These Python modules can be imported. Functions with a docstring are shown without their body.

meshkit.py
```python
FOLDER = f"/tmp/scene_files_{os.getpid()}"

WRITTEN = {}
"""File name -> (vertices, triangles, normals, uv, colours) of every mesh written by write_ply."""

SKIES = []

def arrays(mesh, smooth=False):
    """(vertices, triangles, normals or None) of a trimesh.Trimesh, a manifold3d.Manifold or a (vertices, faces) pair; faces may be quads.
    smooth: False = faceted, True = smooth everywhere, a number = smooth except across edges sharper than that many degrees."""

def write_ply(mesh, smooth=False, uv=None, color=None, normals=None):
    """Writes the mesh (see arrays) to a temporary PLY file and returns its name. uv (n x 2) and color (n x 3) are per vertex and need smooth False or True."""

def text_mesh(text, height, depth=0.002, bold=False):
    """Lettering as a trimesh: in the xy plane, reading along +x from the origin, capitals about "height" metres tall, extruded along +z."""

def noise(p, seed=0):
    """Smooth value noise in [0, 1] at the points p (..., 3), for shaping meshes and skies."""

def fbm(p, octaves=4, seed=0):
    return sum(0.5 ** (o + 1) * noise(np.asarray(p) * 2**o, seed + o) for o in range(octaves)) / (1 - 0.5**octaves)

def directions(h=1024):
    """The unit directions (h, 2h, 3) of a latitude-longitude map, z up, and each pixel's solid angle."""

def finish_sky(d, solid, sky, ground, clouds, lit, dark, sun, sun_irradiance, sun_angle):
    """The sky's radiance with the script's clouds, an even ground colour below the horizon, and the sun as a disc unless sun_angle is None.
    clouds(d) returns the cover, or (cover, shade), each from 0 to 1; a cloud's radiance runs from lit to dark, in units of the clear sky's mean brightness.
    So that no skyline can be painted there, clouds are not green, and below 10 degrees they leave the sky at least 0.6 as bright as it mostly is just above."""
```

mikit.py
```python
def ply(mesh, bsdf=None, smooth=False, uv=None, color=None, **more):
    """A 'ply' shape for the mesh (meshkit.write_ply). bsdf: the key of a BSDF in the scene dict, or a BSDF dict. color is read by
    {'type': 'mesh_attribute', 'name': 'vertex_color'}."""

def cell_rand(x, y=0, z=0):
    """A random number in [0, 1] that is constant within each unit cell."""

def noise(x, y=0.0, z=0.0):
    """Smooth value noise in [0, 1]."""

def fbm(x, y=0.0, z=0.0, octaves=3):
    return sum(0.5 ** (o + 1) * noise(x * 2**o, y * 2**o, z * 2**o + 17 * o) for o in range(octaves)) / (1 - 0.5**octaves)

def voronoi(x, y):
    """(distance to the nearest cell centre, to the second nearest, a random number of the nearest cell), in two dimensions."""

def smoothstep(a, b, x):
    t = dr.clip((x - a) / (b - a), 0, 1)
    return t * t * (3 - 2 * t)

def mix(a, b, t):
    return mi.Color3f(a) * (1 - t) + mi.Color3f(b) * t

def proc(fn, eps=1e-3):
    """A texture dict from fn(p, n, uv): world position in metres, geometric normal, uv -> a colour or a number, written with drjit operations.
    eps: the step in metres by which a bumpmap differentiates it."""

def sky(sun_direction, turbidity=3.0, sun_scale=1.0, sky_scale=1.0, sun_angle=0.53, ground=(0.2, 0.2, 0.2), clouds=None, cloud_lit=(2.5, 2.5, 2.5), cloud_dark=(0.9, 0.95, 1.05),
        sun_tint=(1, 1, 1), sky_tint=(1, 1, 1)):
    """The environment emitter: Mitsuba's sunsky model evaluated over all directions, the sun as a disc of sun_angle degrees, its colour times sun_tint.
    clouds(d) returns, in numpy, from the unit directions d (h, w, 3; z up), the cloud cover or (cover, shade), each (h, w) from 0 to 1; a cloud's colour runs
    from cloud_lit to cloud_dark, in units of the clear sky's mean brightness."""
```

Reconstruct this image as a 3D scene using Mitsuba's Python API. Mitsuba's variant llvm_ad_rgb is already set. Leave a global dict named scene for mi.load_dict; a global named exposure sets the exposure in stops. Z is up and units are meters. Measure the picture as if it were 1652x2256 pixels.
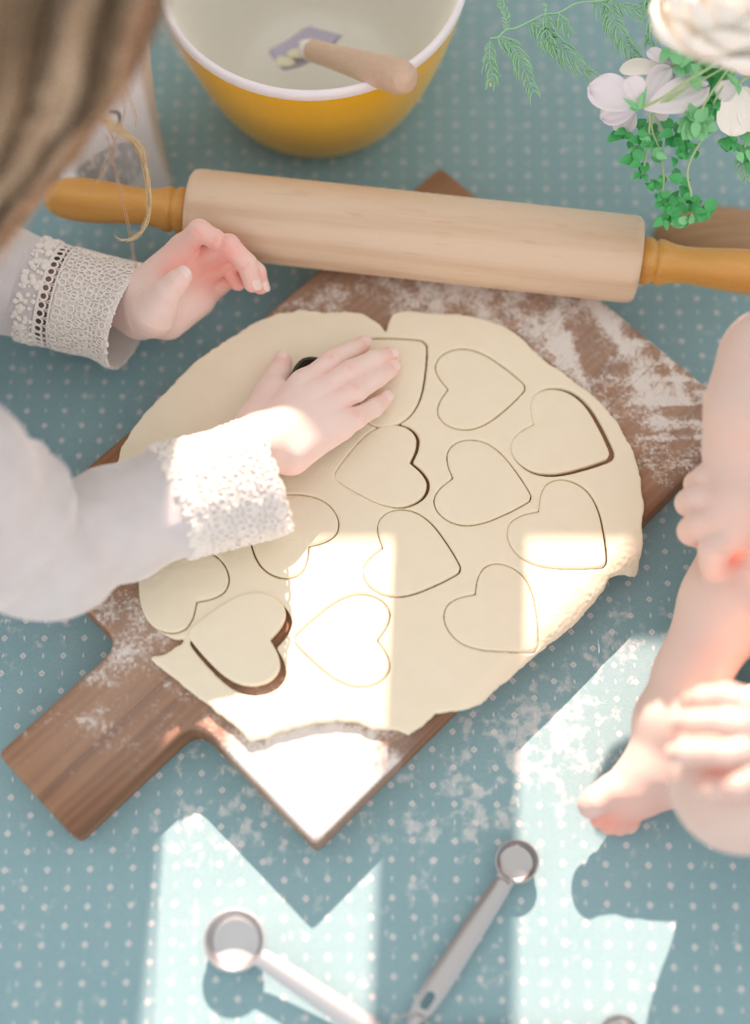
import math, random
import numpy as np
import trimesh
import manifold3d as m3
import drjit as dr
import mitsuba as mi
import mikit
import meshkit
from mikit import proc, noise, fbm, smoothstep, mix, voronoi
from scipy.ndimage import distance_transform_edt, gaussian_filter
import shapely
import shapely.geometry as sg

T = mi.ScalarTransform4f
scene, labels = {}, {}
PI = math.pi

# ------------------------------------------------------------------ camera, sky, sun, exposure
CAM_H, TILT, FOCAL, IW, IH = 1.05, math.radians(22.0), 3223.0, 1652, 2256
FWD = np.array([0, math.sin(TILT), -math.cos(TILT)])
UPV = np.array([0, math.cos(TILT), math.sin(TILT)])
scene['camera'] = {
    'type': 'thinlens', 'fov': math.degrees(2 * math.atan(IW / 2 / FOCAL)), 'fov_axis': 'x',
    'aperture_radius': 0.0205, 'focus_distance': 1.09, 'near_clip': 0.02, 'far_clip': 100.0,
    'to_world': T().look_at(origin=[0, 0, CAM_H], target=list(np.array([0, 0, CAM_H]) + FWD), up=list(UPV))}
SUN_EL = math.radians(33.0)
SUN = np.array([0.05, 1.0, 0.0])
SUN = SUN / np.linalg.norm(SUN) * math.cos(SUN_EL) + np.array([0, 0, math.sin(SUN_EL)])


def cloud_cover(d):
    q = d / np.maximum(np.abs(d[..., 2:]), 0.12)
    c = meshkit.fbm(q * np.array([1.3, 1.3, 0.0]) + 3.1, 4, 5)
    return 0.72 + 0.28 * np.clip((c - 0.42) * 4, 0, 1), 0.25 * np.clip((c - 0.5) * 4, 0, 1)


scene['sky'] = mikit.sky(SUN, turbidity=3.5, sun_scale=1.12, sky_scale=1.0, sun_angle=0.53, ground=(0.35, 0.34, 0.32),
                         clouds=cloud_cover, cloud_lit=(1.75, 1.68, 1.62), cloud_dark=(1.3, 1.3, 1.32), sun_tint=(1.18, 0.97, 1.16))
exposure = 2.88


def at(px, py, z):
    """The point at height z over the table where the photograph's point (px, py) was measured."""
    d = FWD + (px - IW / 2) / FOCAL * np.array([1.0, 0, 0]) - (py - IH / 2) / FOCAL * UPV
    return np.array([0, 0, CAM_H]) + d * ((z - CAM_H) / d[2])


# ------------------------------------------------------------------ helpers
def add(key, mesh, bsdf, label=None, category=None, group=None, kind=None, smooth=35, **kw):
    k, n = key, 0
    while k in scene:
        n += 1
        k = f'{key}_{n:03d}'
    scene[k] = mikit.ply(mesh, bsdf, smooth, **kw)
    say(k, label, category, group, kind)
    return k


def say(k, label=None, category=None, group=None, kind=None):
    e = {a: b for a, b in (('label', label), ('category', category), ('group', group), ('kind', kind)) if b}
    if e:
        labels[k] = e


def thing(name, label, category, group=None):
    used = {k.split('__')[0] for k in list(scene) + list(labels)}
    k, n = name, 0
    while k in used:
        n += 1
        k = f'{name}_{n:03d}'
    say(k, label, category, group)
    return k


def cat(ms):
    ms = [m if isinstance(m, trimesh.Trimesh) else trimesh.Trimesh(np.asarray(m[0]), np.asarray(m[1]), process=False) for m in ms]
    return trimesh.util.concatenate(ms)


def man(m):
    a = m.to_mesh()
    return trimesh.Trimesh(a.vert_properties[:, :3], a.tri_verts, process=False)


def quads(f):
    f = np.asarray(f)
    return np.vstack([f[:, [0, 1, 2]], f[:, [0, 2, 3]]])


def unit(v):
    v = np.asarray(v, float)
    return v / (np.linalg.norm(v, axis=-1, keepdims=True) + 1e-12)


def rounded_box(lx, ly, lz, r, seg=12):
    s = m3.Manifold.sphere(r, seg)
    return m3.Manifold.batch_hull([s.translate((x * (lx / 2 - r), y * (ly / 2 - r), z * (lz / 2 - r))) for x in (-1, 1) for y in (-1, 1) for z in (-1, 1)])


def lathe(profile, seg=96, closed=False):
    """Revolves (r, z) points about the z axis."""
    p = np.asarray(profile, float)
    a = np.arange(seg) * 2 * PI / seg
    v = np.stack([p[:, 0][:, None] * np.cos(a), p[:, 0][:, None] * np.sin(a), np.repeat(p[:, 1][:, None], seg, 1)], -1)
    n = len(p)
    i, j = np.meshgrid(np.arange(n if closed else n - 1), np.arange(seg), indexing='ij')
    i2, j2 = (i + 1) % n, (j + 1) % seg
    f = np.stack([i * seg + j, i * seg + j2, i2 * seg + j2, i2 * seg + j], -1).reshape(-1, 4)
    return trimesh.Trimesh(v.reshape(-1, 3), quads(f)[:, ::-1], process=False)


def smooth_path(pts, n):
    """Catmull-Rom through rows of pts (any number of columns), n rows out."""
    p = np.asarray(pts, float)
    e = np.vstack([2 * p[0] - p[1], p, 2 * p[-1] - p[-2]])
    t = np.linspace(0, len(p) - 1 - 1e-9, n)
    i = t.astype(int)
    s = (t - i)[:, None]
    a, b, c, d = e[i], e[i + 1], e[i + 2], e[i + 3]
    return 0.5 * (2 * b + (c - a) * s + (2 * a - 5 * b + 4 * c - d) * s ** 2 + (3 * b - a - 3 * c + d) * s ** 3)


def frames(p, up=(0, 0, 1.0)):
    t = unit(np.gradient(p, axis=0))
    u = np.asarray(up, float)
    a = u - t * (t @ u)[:, None]
    bad = np.linalg.norm(a, axis=1) < 0.05
    a[bad] = np.cross(t[bad], [0.3, 1, 0.2])
    a = unit(a)
    return t, a, np.cross(t, a)


def tube(p, r, sides=6, caps=True, up=(0, 0, 1.0)):
    p = np.asarray(p, float)
    r = np.broadcast_to(r, (len(p),))
    t, a, b = frames(p, up)
    w = np.arange(sides) * 2 * PI / sides
    v = p[:, None] + r[:, None, None] * (np.cos(w)[None, :, None] * a[:, None] + np.sin(w)[None, :, None] * b[:, None])
    i, j = np.meshgrid(np.arange(len(p) - 1), np.arange(sides), indexing='ij')
    f = np.stack([i * sides + j, i * sides + (j + 1) % sides, (i + 1) * sides + (j + 1) % sides, (i + 1) * sides + j], -1).reshape(-1, 4)
    v, f = v.reshape(-1, 3), quads(f)
    if caps:
        n = len(v)
        v = np.vstack([v, p[0], p[-1]])
        k = np.arange(sides)
        last = (len(p) - 1) * sides
        f = np.vstack([f, np.stack([np.full(sides, n), (k + 1) % sides, k], -1), np.stack([np.full(sides, n + 1), last + k, last + (k + 1) % sides], -1)])
    return trimesh.Trimesh(v, f, process=False)


def sheet(g, t):
    """A grid of points (nu, nv, 3) as a closed sheet of thickness t."""
    g = np.asarray(g, float)
    nu, nv = g.shape[:2]
    n = unit(np.cross(np.gradient(g, axis=0), np.gradient(g, axis=1)))
    top, bot = (g + n * t / 2).reshape(-1, 3), (g - n * t / 2).reshape(-1, 3)
    i, j = np.meshgrid(np.arange(nu - 1), np.arange(nv - 1), indexing='ij')
    q = np.stack([i * nv + j, (i + 1) * nv + j, (i + 1) * nv + j + 1, i * nv + j + 1], -1).reshape(-1, 4)
    N = nu * nv
    ring = np.concatenate([np.arange(nv), np.arange(1, nu) * nv + nv - 1, (nu - 1) * nv + np.arange(nv - 2, -1, -1), np.arange(nu - 2, 0, -1) * nv])
    r2 = np.roll(ring, -1)
    side = np.stack([ring, r2, r2 + N, ring + N], -1)
    return trimesh.Trimesh(np.vstack([top, bot]), quads(np.vstack([q, q[:, ::-1] + N, side])), process=False)


def surface_nets(F, origin, h):
    """The surface F = 0 (inside negative) of a grid of values as a triangle mesh."""
    F = np.asarray(F, np.float32)
    s = F < 0
    nx, ny, nz = F.shape
    c = np.zeros((nx - 1, ny - 1, nz - 1), np.uint8)
    for a in (0, 1):
        for b in (0, 1):
            for d in (0, 1):
                c += s[a:nx - 1 + a, b:ny - 1 + b, d:nz - 1 + d]
    I = np.argwhere((c > 0) & (c < 8))
    idx = np.full(c.shape, -1, np.int64)
    idx[tuple(I.T)] = np.arange(len(I))
    acc, cnt = np.zeros((len(I), 3)), np.zeros(len(I))
    for ax in range(3):
        o1, o2 = [k for k in range(3) if k != ax]
        for a in (0, 1):
            for b in (0, 1):
                A = I.copy(); A[:, o1] += a; A[:, o2] += b
                B = A.copy(); B[:, ax] += 1
                fa, fb = F[tuple(A.T)], F[tuple(B.T)]
                m = (fa < 0) != (fb < 0)
                t = np.where(m, fa / np.where(m, fa - fb, 1), 0)
                P = A - I
                P = P.astype(float)
                P[:, ax] += t
                acc[m] += P[m]
                cnt[m] += 1
    v = (I + acc / cnt[:, None]) * h + np.asarray(origin)
    fs = []
    for ax in range(3):
        o1, o2 = (ax + 1) % 3, (ax + 2) % 3
        lo = [slice(None)] * 3; hi = [slice(None)] * 3
        lo[ax], hi[ax] = slice(0, -1), slice(1, None)
        for k in (o1, o2):
            lo[k] = hi[k] = slice(1, -1)
        sa, sb = s[tuple(lo)], s[tuple(hi)]
        E = np.argwhere(sa != sb)
        if not len(E):
            continue
        flip = sa[tuple(E.T)]
        E[:, o1] += 1; E[:, o2] += 1
        q = []
        for a, b in ((1, 1), (0, 1), (0, 0), (1, 0)):
            C = E.copy(); C[:, o1] -= a; C[:, o2] -= b
            q.append(idx[tuple(C.T)])
        q = np.stack(q, -1)
        q = np.where(flip[:, None], q, q[:, ::-1])
        fs.append(q)
    return trimesh.Trimesh(v, quads(np.vstack(fs)), process=False)


def rgb(*c):
    return {'type': 'rgb', 'value': list(c)}


def plain(name, color, rough=0.5, spec=0.5, **kw):
    scene[name] = {'type': 'twosided', 'bsdf': {'type': 'principled', 'base_color': color if isinstance(color, dict) else rgb(*color), 'roughness': rough, 'specular': spec, **kw}}
    return name


def vc(name, rough=0.5, spec=0.4, **kw):
    return plain(name, {'type': 'mesh_attribute', 'name': 'vertex_color'}, rough, spec, **kw)


# ------------------------------------------------------------------ materials
BU = unit(np.array([0.3240, 0.3230]))          # the board's long direction on the table
BV = np.array([-BU[1], BU[0]])
BC = np.array([0.0068, 0.4411])                # and its middle
BL, BWD, BZ = 0.459, 0.326, 0.036


def rfbm(x, y, octaves=4):
    """fbm in the plane whose octaves are turned against each other, so that no grid shows."""
    out, amp, tot = 0.0, 1.0, 0.0
    for o in range(octaves):
        out = out + amp * noise(x, y, 11.0 * o)
        tot += amp
        amp *= 0.55
        x, y = 1.62 * x - 1.26 * y + 5.3, 1.26 * x + 1.62 * y - 2.7
    return out / tot


def gaus(x, y, cx, cy, r):
    return dr.exp(-(dr.square(x - cx) + dr.square(y - cy)) / (r * r))


def cloth_color(p, n, uv):
    x = p.x + 0.004 * (noise(p.x * 5, p.y * 5, 3.0) - 0.5) * 2
    y = p.y + 0.006 * (noise(p.x * 4 + 9, p.y * 4, 1.0) - 0.5) * 2
    a, b = x / 0.0150 + 0.30, y / 0.0131 + 0.2
    i, j = dr.floor(a + 0.5), dr.floor(b + 0.5)
    dx, dy = (a - i) * 0.0150, (b - j) * 0.0131
    s = i + j
    odd = s - 2 * dr.floor(s * 0.5)
    edge = 0.0005 * (noise(x * 1600, y * 1600) - 0.5)
    r1 = dr.abs(dx) + dr.abs(dy) * 0.92 + edge
    big = (1 - smoothstep(0.0021, 0.0033, 0.55 * r1 + 0.45 * 1.25 * dr.sqrt(dx * dx + dy * dy))) * (0.45 + 0.55 * smoothstep(0.0003, 0.0013, r1))
    r2 = dr.abs(dx) * 2.0 + dr.abs(dy) * 0.85 + edge
    small = 1 - smoothstep(0.0017, 0.0025, r2)
    dot = dr.select(odd > 0.5, big, small * 0.9)
    weave = 0.5 + 0.5 * dr.sin((p.x * 0.55 + p.y) * 5200)
    fleck = noise(p.x * 900, p.y * 2600)
    base = mix((0.205, 0.362, 0.395), (0.298, 0.447, 0.485), 0.55 * fleck + 0.25 * weave + 0.2 * noise(p.x * 30, p.y * 30))
    c = mix(base, (0.70, 0.65, 0.645), dot * 0.76)
    # flour spilled beside the board
    D = 0.62 * gaus(p.x, p.y, 0.125, 0.245, 0.050) + 0.50 * gaus(p.x, p.y, 0.06, 0.205, 0.035) + 0.6 * gaus(p.x, p.y, 0.172, 0.325, 0.03) + 0.45 * gaus(p.x, p.y, -0.10, 0.19, 0.05) + 0.35 * gaus(p.x, p.y, 0.03, 0.16, 0.05)
    f = rfbm(p.x * 120, p.y * 120, 5)
    return mix(c, (0.74, 0.73, 0.72), smoothstep(0.66 - 0.36 * D, 0.98 - 0.36 * D, f + 0.1 * D) * 0.6)


scene['m_cloth'] = {'type': 'twosided', 'bsdf': {'type': 'principled', 'base_color': proc(cloth_color), 'roughness': 0.85, 'specular': 0.15, 'sheen': 0.3}}


def board_uv(p):
    x, y = p.x - float(BC[0]), p.y - float(BC[1])
    return x * float(BU[0]) + y * float(BU[1]), x * float(BV[0]) + y * float(BV[1])


def board_color(p, n, uv):
    u, v = board_uv(p)
    tone = mikit.cell_rand(dr.floor((v + 0.4) / 0.0815 - 0.07), 3, 1)
    w = v + 0.010 * fbm(u * 5, v * 9, tone * 9.0)
    g = fbm(u * 6, w * 130, p.z * 90, 4)
    g2 = 0.5 + 0.5 * dr.sin(w * 900 + 9 * fbm(u * 4, v * 12, tone * 5))
    wood = mix((0.150, 0.062, 0.028), (0.305, 0.150, 0.072), smoothstep(0.25, 0.80, 0.66 * g + 0.10 * g2 + 0.28 * tone))
    # flour: where it was thrown and rubbed in
    D = 1.45 * gaus(p.x, p.y, -0.032, 0.205, 0.075) + 0.80 * gaus(p.x, p.y, 0.150, 0.575, 0.090) + 0.80 * gaus(p.x, p.y, 0.255, 0.478, 0.080) \
        + 0.80 * gaus(p.x, p.y, 0.035, 0.615, 0.080) + 0.70 * gaus(p.x, p.y, -0.065, 0.570, 0.05) + 0.78 * gaus(p.x, p.y, -0.172, 0.325, 0.045) + 0.52 * gaus(p.x, p.y, -0.185, 0.262, 0.060) + 0.36 * gaus(p.x, p.y, -0.23, 0.22, 0.06) + 0.55 * gaus(p.x, p.y, -0.165, 0.49, 0.035) + 0.36 * gaus(p.x, p.y, -0.09, 0.23, 0.05)
    sa = p.x * 0.36 + p.y * -0.93
    sb = p.x * 0.93 + p.y * 0.36
    streak = (noise(sb * 120 + 2.0 * noise(sa * 14, sb * 30), sa * 9, 4.0) - 0.5) * gaus(p.x, p.y, 0.190, 0.575, 0.085)
    streak2 = (noise(p.y * 240, p.x * 14, 8.0) - 0.45) * gaus(p.x, p.y, 0.25, 0.50, 0.05)
    f = 0.60 * rfbm(p.x * 60, p.y * 60, 4) + 0.40 * rfbm(p.x * 500, p.y * 500, 3) + 0.55 * streak + 0.5 * streak2
    t0 = 1.0 - 0.62 * D
    cover = 0.20 * smoothstep(0.0, 1.2, D) + (0.80 - 0.1 * D) * smoothstep(t0 - 0.10, t0 + 0.24, f)
    up = smoothstep(0.2, 0.8, dr.maximum(n.z, 0))
    return mix(wood, (0.76, 0.735, 0.70), dr.clip(cover, 0, 0.9) * (0.15 + 0.85 * up))


scene['m_board'] = {'type': 'twosided', 'bsdf': {'type': 'principled', 'base_color': proc(board_color), 'roughness': 0.55, 'specular': 0.35}}
PIN_A, PIN_B = at(418, 466, 0.0705), at(1407, 573, 0.0705)
PIN_D = unit(PIN_B - PIN_A)
D3 = [float(c) for c in PIN_D]
PIN_N = unit(np.cross([0, 0, 1.0], PIN_D))
N3 = [float(c) for c in PIN_N]


def pin_color(p, n, uv):
    q = p - mi.Point3f(*[float(c) for c in PIN_A])
    u = q.x * D3[0] + q.y * D3[1] + q.z * D3[2]
    v = q.x * N3[0] + q.y * N3[1] + q.z * N3[2]
    w = q.z
    ww = 0.02 * fbm(u * 3.5, v * 10, w * 10)
    ring = dr.sqrt(dr.square(v + 0.05 + ww) + dr.square(w + 0.09)) * 300
    g = 0.5 + 0.5 * dr.sin(ring + 5 * noise(u * 3, v * 20, w * 20))
    fl = fbm(u * 22, v * 420, w * 420, 3)
    light = mix((0.585, 0.425, 0.29), (0.66, 0.51, 0.37), smoothstep(0.05, 0.7, 0.55 * g + 0.45 * fl))
    hd = mix((0.52, 0.25, 0.05), (0.66, 0.36, 0.095), 0.5 * g + 0.5 * fl)
    fleck = smoothstep(0.80, 0.86, noise(u * 45, v * 420, w * 420))
    barrel = mix(light, (0.42, 0.24, 0.12), fleck * 0.14)
    inside = (u > -0.001) & (u < 0.3535)
    return mix(hd, barrel, dr.select(inside, mi.Float(1.0), mi.Float(0.0)))


scene['m_pin'] = {'type': 'twosided', 'bsdf': {'type': 'principled', 'base_color': proc(pin_color), 'roughness': 0.32, 'specular': 0.45, 'clearcoat': 0.12, 'clearcoat_gloss': 0.8}}


def dough_color(p, n, uv):
    a = fbm(p.x * 60, p.y * 60, p.z * 60, 3)
    b = noise(p.x * 800, p.y * 800, p.z * 800)
    return mix((0.785, 0.708, 0.54), (0.825, 0.762, 0.605), 0.65 * a + 0.35 * b)


scene['m_dough'] = {'type': 'twosided', 'bsdf': {'type': 'bumpmap', 'arbitrary': proc(lambda p, n, uv: 0.00035 * noise(p.x * 420, p.y * 420, p.z * 420) + 0.0006 * noise(p.x * 110, p.y * 110, p.z * 110), 3e-4),
                    'bsdf': {'type': 'principled', 'base_color': proc(dough_color), 'roughness': 0.62, 'specular': 0.3}}}
plain('m_yellow', (0.76, 0.43, 0.025), 0.16, 0.5, clearcoat=0.4, clearcoat_gloss=0.9)


def opal_color(p, n, uv):
    f = fbm(p.x * 22, p.y * 22, p.z * 30, 3)
    g = gaus(p.x, p.y, -0.10, 0.755, 0.05) * 0.9 + gaus(p.x, p.y, 0.015, 0.82, 0.04) * 0.5
    return mix((0.68, 0.665, 0.595), (0.62, 0.55, 0.34), smoothstep(0.55, 0.95, f * 0.7 + 0.5 * g) * 0.8)


scene['m_opal'] = {'type': 'twosided', 'bsdf': {'type': 'principled', 'base_color': proc(opal_color), 'roughness': 0.2, 'specular': 0.5}}
plain('m_rim', (0.80, 0.77, 0.80), 0.18, 0.5)
plain('m_silicone', (0.42, 0.40, 0.50), 0.45, 0.4)
plain('m_ferrule', (0.75, 0.73, 0.70), 0.4, 0.4)
plain('m_batter', (0.66, 0.63, 0.46), 0.4, 0.4)


def spat_color(p, n, uv):
    g = fbm(p.x * 40, p.y * 420, p.z * 420, 3)
    return mix((0.50, 0.33, 0.22), (0.60, 0.45, 0.34), 0.25 + 0.5 * g)


scene['m_spatula_wood'] = {'type': 'twosided', 'bsdf': {'type': 'principled', 'base_color': proc(spat_color), 'roughness': 0.3, 'specular': 0.5, 'clearcoat': 0.3}}


def spoonwood(p, n, uv):
    g = 0.5 + 0.5 * dr.sin((p.y - 0.1 * p.x) * 700 + 10 * fbm(p.x * 14, p.y * 40, 0.0, 3))
    return mix((0.33, 0.195, 0.105), (0.41, 0.26, 0.145), 0.25 * g + 0.75 * fbm(p.x * 30, p.y * 300, 2.0))


scene['m_spoonwood'] = {'type': 'twosided', 'bsdf': {'type': 'principled', 'base_color': proc(spoonwood), 'roughness': 0.5, 'specular': 0.35}}
scene['m_steel'] = {'type': 'twosided', 'bsdf': {'type': 'principled', 'base_color': rgb(0.43, 0.43, 0.43), 'metallic': 1.0, 'roughness': 0.25}}
scene['m_satin_steel'] = {'type': 'twosided', 'bsdf': {'type': 'principled', 'base_color': rgb(0.53, 0.56, 0.58), 'metallic': 0.9, 'roughness': 0.45}}
plain('m_cutter', (0.03, 0.022, 0.012), 0.35, 0.5)
plain('m_wall', (0.80, 0.79, 0.77), 0.9, 0.2)
plain('m_paint', (0.82, 0.82, 0.81), 0.4, 0.4)
plain('m_tablewood', (0.42, 0.30, 0.19), 0.5, 0.4)


def floor_color(p, n, uv):
    b = dr.floor(p.x / 0.14)
    g = fbm(p.x * 80, p.y * 4 + 7 * mikit.cell_rand(b, 1, 2), 0.0, 3)
    return mix((0.40, 0.27, 0.16), (0.56, 0.41, 0.27), 0.6 * g + 0.4 * mikit.cell_rand(b, dr.floor(p.y / 1.4 + 3.1 * mikit.cell_rand(b, 4, 4)), 7))


scene['m_floor'] = {'type': 'twosided', 'bsdf': {'type': 'principled', 'base_color': proc(floor_color), 'roughness': 0.4, 'specular': 0.4}}
scene['m_pane'] = {'type': 'thindielectric', 'int_ior': 1.5}

# ------------------------------------------------------------------ the setting: floor, window wall
FLOOR_Z, WALL_Y = -0.76, 1.18
fl = trimesh.creation.box((3.6, 3.4, 0.05)); fl.apply_translation((0, WALL_Y - 1.7 + 0.1, FLOOR_Z - 0.025))
add('floor', fl, 'm_floor', 'wooden plank floor under the table', kind='structure', smooth=False)
# The two sashes let in the sun that falls between y = C_NEAR and y = C_FAR on the table.
TE = math.tan(SUN_EL) / math.hypot(0.05, 1)
WZ0, WZ1 = (WALL_Y - 0.340) * TE, (WALL_Y + 0.10 + 0.16) * TE
LEAN = 0.05 * 0.9
SASH = [(-0.146 + LEAN, 0.0125 + LEAN), (0.1075 + LEAN, 0.33 + LEAN)]
TH = 0.10
wall_rects = [(-1.8, SASH[0][0], FLOOR_Z, 1.75), (SASH[1][1], 1.8, FLOOR_Z, 1.75), (SASH[0][0], SASH[1][1], FLOOR_Z, WZ0), (SASH[0][0], SASH[1][1], WZ1, 1.75)]
wm = []
for x0, x1, z0, z1 in wall_rects:
    b = trimesh.creation.box((x1 - x0, TH, z1 - z0)); b.apply_translation(((x0 + x1) / 2, WALL_Y + TH / 2, (z0 + z1) / 2)); wm.append(b)
add('wall_back', cat(wm), 'm_wall', 'white wall behind the table holding the window', kind='structure', smooth=False)
fr = []
for x0, x1, z0, z1 in [(SASH[0][1], SASH[1][0], WZ0, WZ1)]:
    b = trimesh.creation.box((x1 - x0, TH * 0.7, z1 - z0 - 0.002)); b.apply_translation(((x0 + x1) / 2, WALL_Y + TH / 2, (z0 + z1) / 2)); fr.append(b)
add('window_1', cat(fr), 'm_paint', 'white painted window post between two panes', kind='structure', smooth=False)
for x0, x1 in SASH:
    g = trimesh.creation.box((x1 - x0 - 0.004, 0.004, WZ1 - WZ0 - 0.004)); g.apply_translation(((x0 + x1) / 2, WALL_Y + 0.06, (WZ0 + WZ1) / 2))
    v = np.array([[x0 + .002, WALL_Y + .06, WZ0 + .002], [x1 - .002, WALL_Y + .06, WZ0 + .002], [x1 - .002, WALL_Y + .06, WZ1 - .002], [x0 + .002, WALL_Y + .06, WZ1 - .002]])
    add('window_1__pane', trimesh.Trimesh(v, [[0, 1, 2], [0, 2, 3]], process=False), 'm_pane', smooth=False)
sill = man(rounded_box(SASH[1][1] - SASH[0][0] + 0.12, 0.06, 0.024, 0.004)); sill.apply_translation(((SASH[1][1] + SASH[0][0]) / 2, WALL_Y - 0.031, WZ0 - 0.035))
add('window_1__sill', sill, 'm_paint')

# ------------------------------------------------------------------ table and cloth
TX0, TX1, TY0, TY1 = -0.36, 0.86, -0.22, 1.12
tk = thing('table', 'wooden table under the teal dotted tablecloth', 'table')
b = man(rounded_box(TX1 - TX0, TY1 - TY0, 0.03, 0.006)); b.apply_translation(((TX0 + TX1) / 2, (TY0 + TY1) / 2, -0.0185))
add(tk + '__top', b, 'm_tablewood')
for x in (TX0 + 0.07, TX1 - 0.07):
    for y in (TY0 + 0.07, TY1 - 0.07):
        b = man(rounded_box(0.06, 0.06, 0.727, 0.006)); b.apply_translation((x, y, -0.0335 - 0.3635)); add(tk + '__leg', b, 'm_tablewood')
nx, ny = 240, 250
gx = np.linspace(TX0 - 0.20, TX1 + 0.20, nx)
gy = np.linspace(TY0 - 0.20, TY1 + 0.05, ny)
X, Y = np.meshgrid(gx, gy, indexing='ij')


def drape(x, lo, hi, r=0.008):
    over = np.maximum(lo - x, 0) + np.maximum(x - hi, 0)
    return np.clip(x, lo - np.minimum(over, r), hi + np.minimum(over, r)), np.maximum(over - r * 0.4, 0)


Xd, ox = drape(X, TX0 - 0.002, TX1 + 0.002)
Yd, oy = drape(Y, TY0 - 0.002, TY1 + 0.002)
P = np.stack([X, Y, 0 * X], -1)
wav = meshkit.fbm(P * np.array([9, 5, 1.0]), 3, 4)
Z = -0.0022 * (1 - wav) - np.maximum(ox, oy) + 0.0008
Z = np.minimum(Z, 0.0)
wx = 0.012 * np.sin(Y * 40) * np.clip(ox * 8, 0, 1)
wy = 0.012 * np.sin(X * 40) * np.clip(oy * 8, 0, 1)
G = np.stack([Xd + np.sign(X) * np.abs(wx) * (ox > 0), Yd + np.where(Y < 0, -1, 0) * np.abs(wy) * (oy > 0), Z], -1)
i, j = np.meshgrid(np.arange(nx - 1), np.arange(ny - 1), indexing='ij')
q = np.stack([i * ny + j, (i + 1) * ny + j, (i + 1) * ny + j + 1, i * ny + j + 1], -1).reshape(-1, 4)
add('tablecloth', trimesh.Trimesh(G.reshape(-1, 3), quads(q), process=False), 'm_cloth', 'teal woven tablecloth with rows of small pale diamonds and dashes', 'tablecloth', smooth=True)

# ------------------------------------------------------------------ cutting board
ck = thing('cutting_board', 'thick floury wooden cutting board with a broad stubby handle, lying slantwise under the dough', 'cutting board')
hb = 0.0018
bx_, by_, bz_ = np.arange(-BL / 2 - 0.122, BL / 2 + 0.006, hb), np.arange(-BWD / 2 - 0.006, BWD / 2 + 0.006, hb), np.arange(-0.005, BZ + 0.006, hb * 0.9)
Xb, Yb = np.meshgrid(bx_, by_, indexing='ij')


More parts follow.
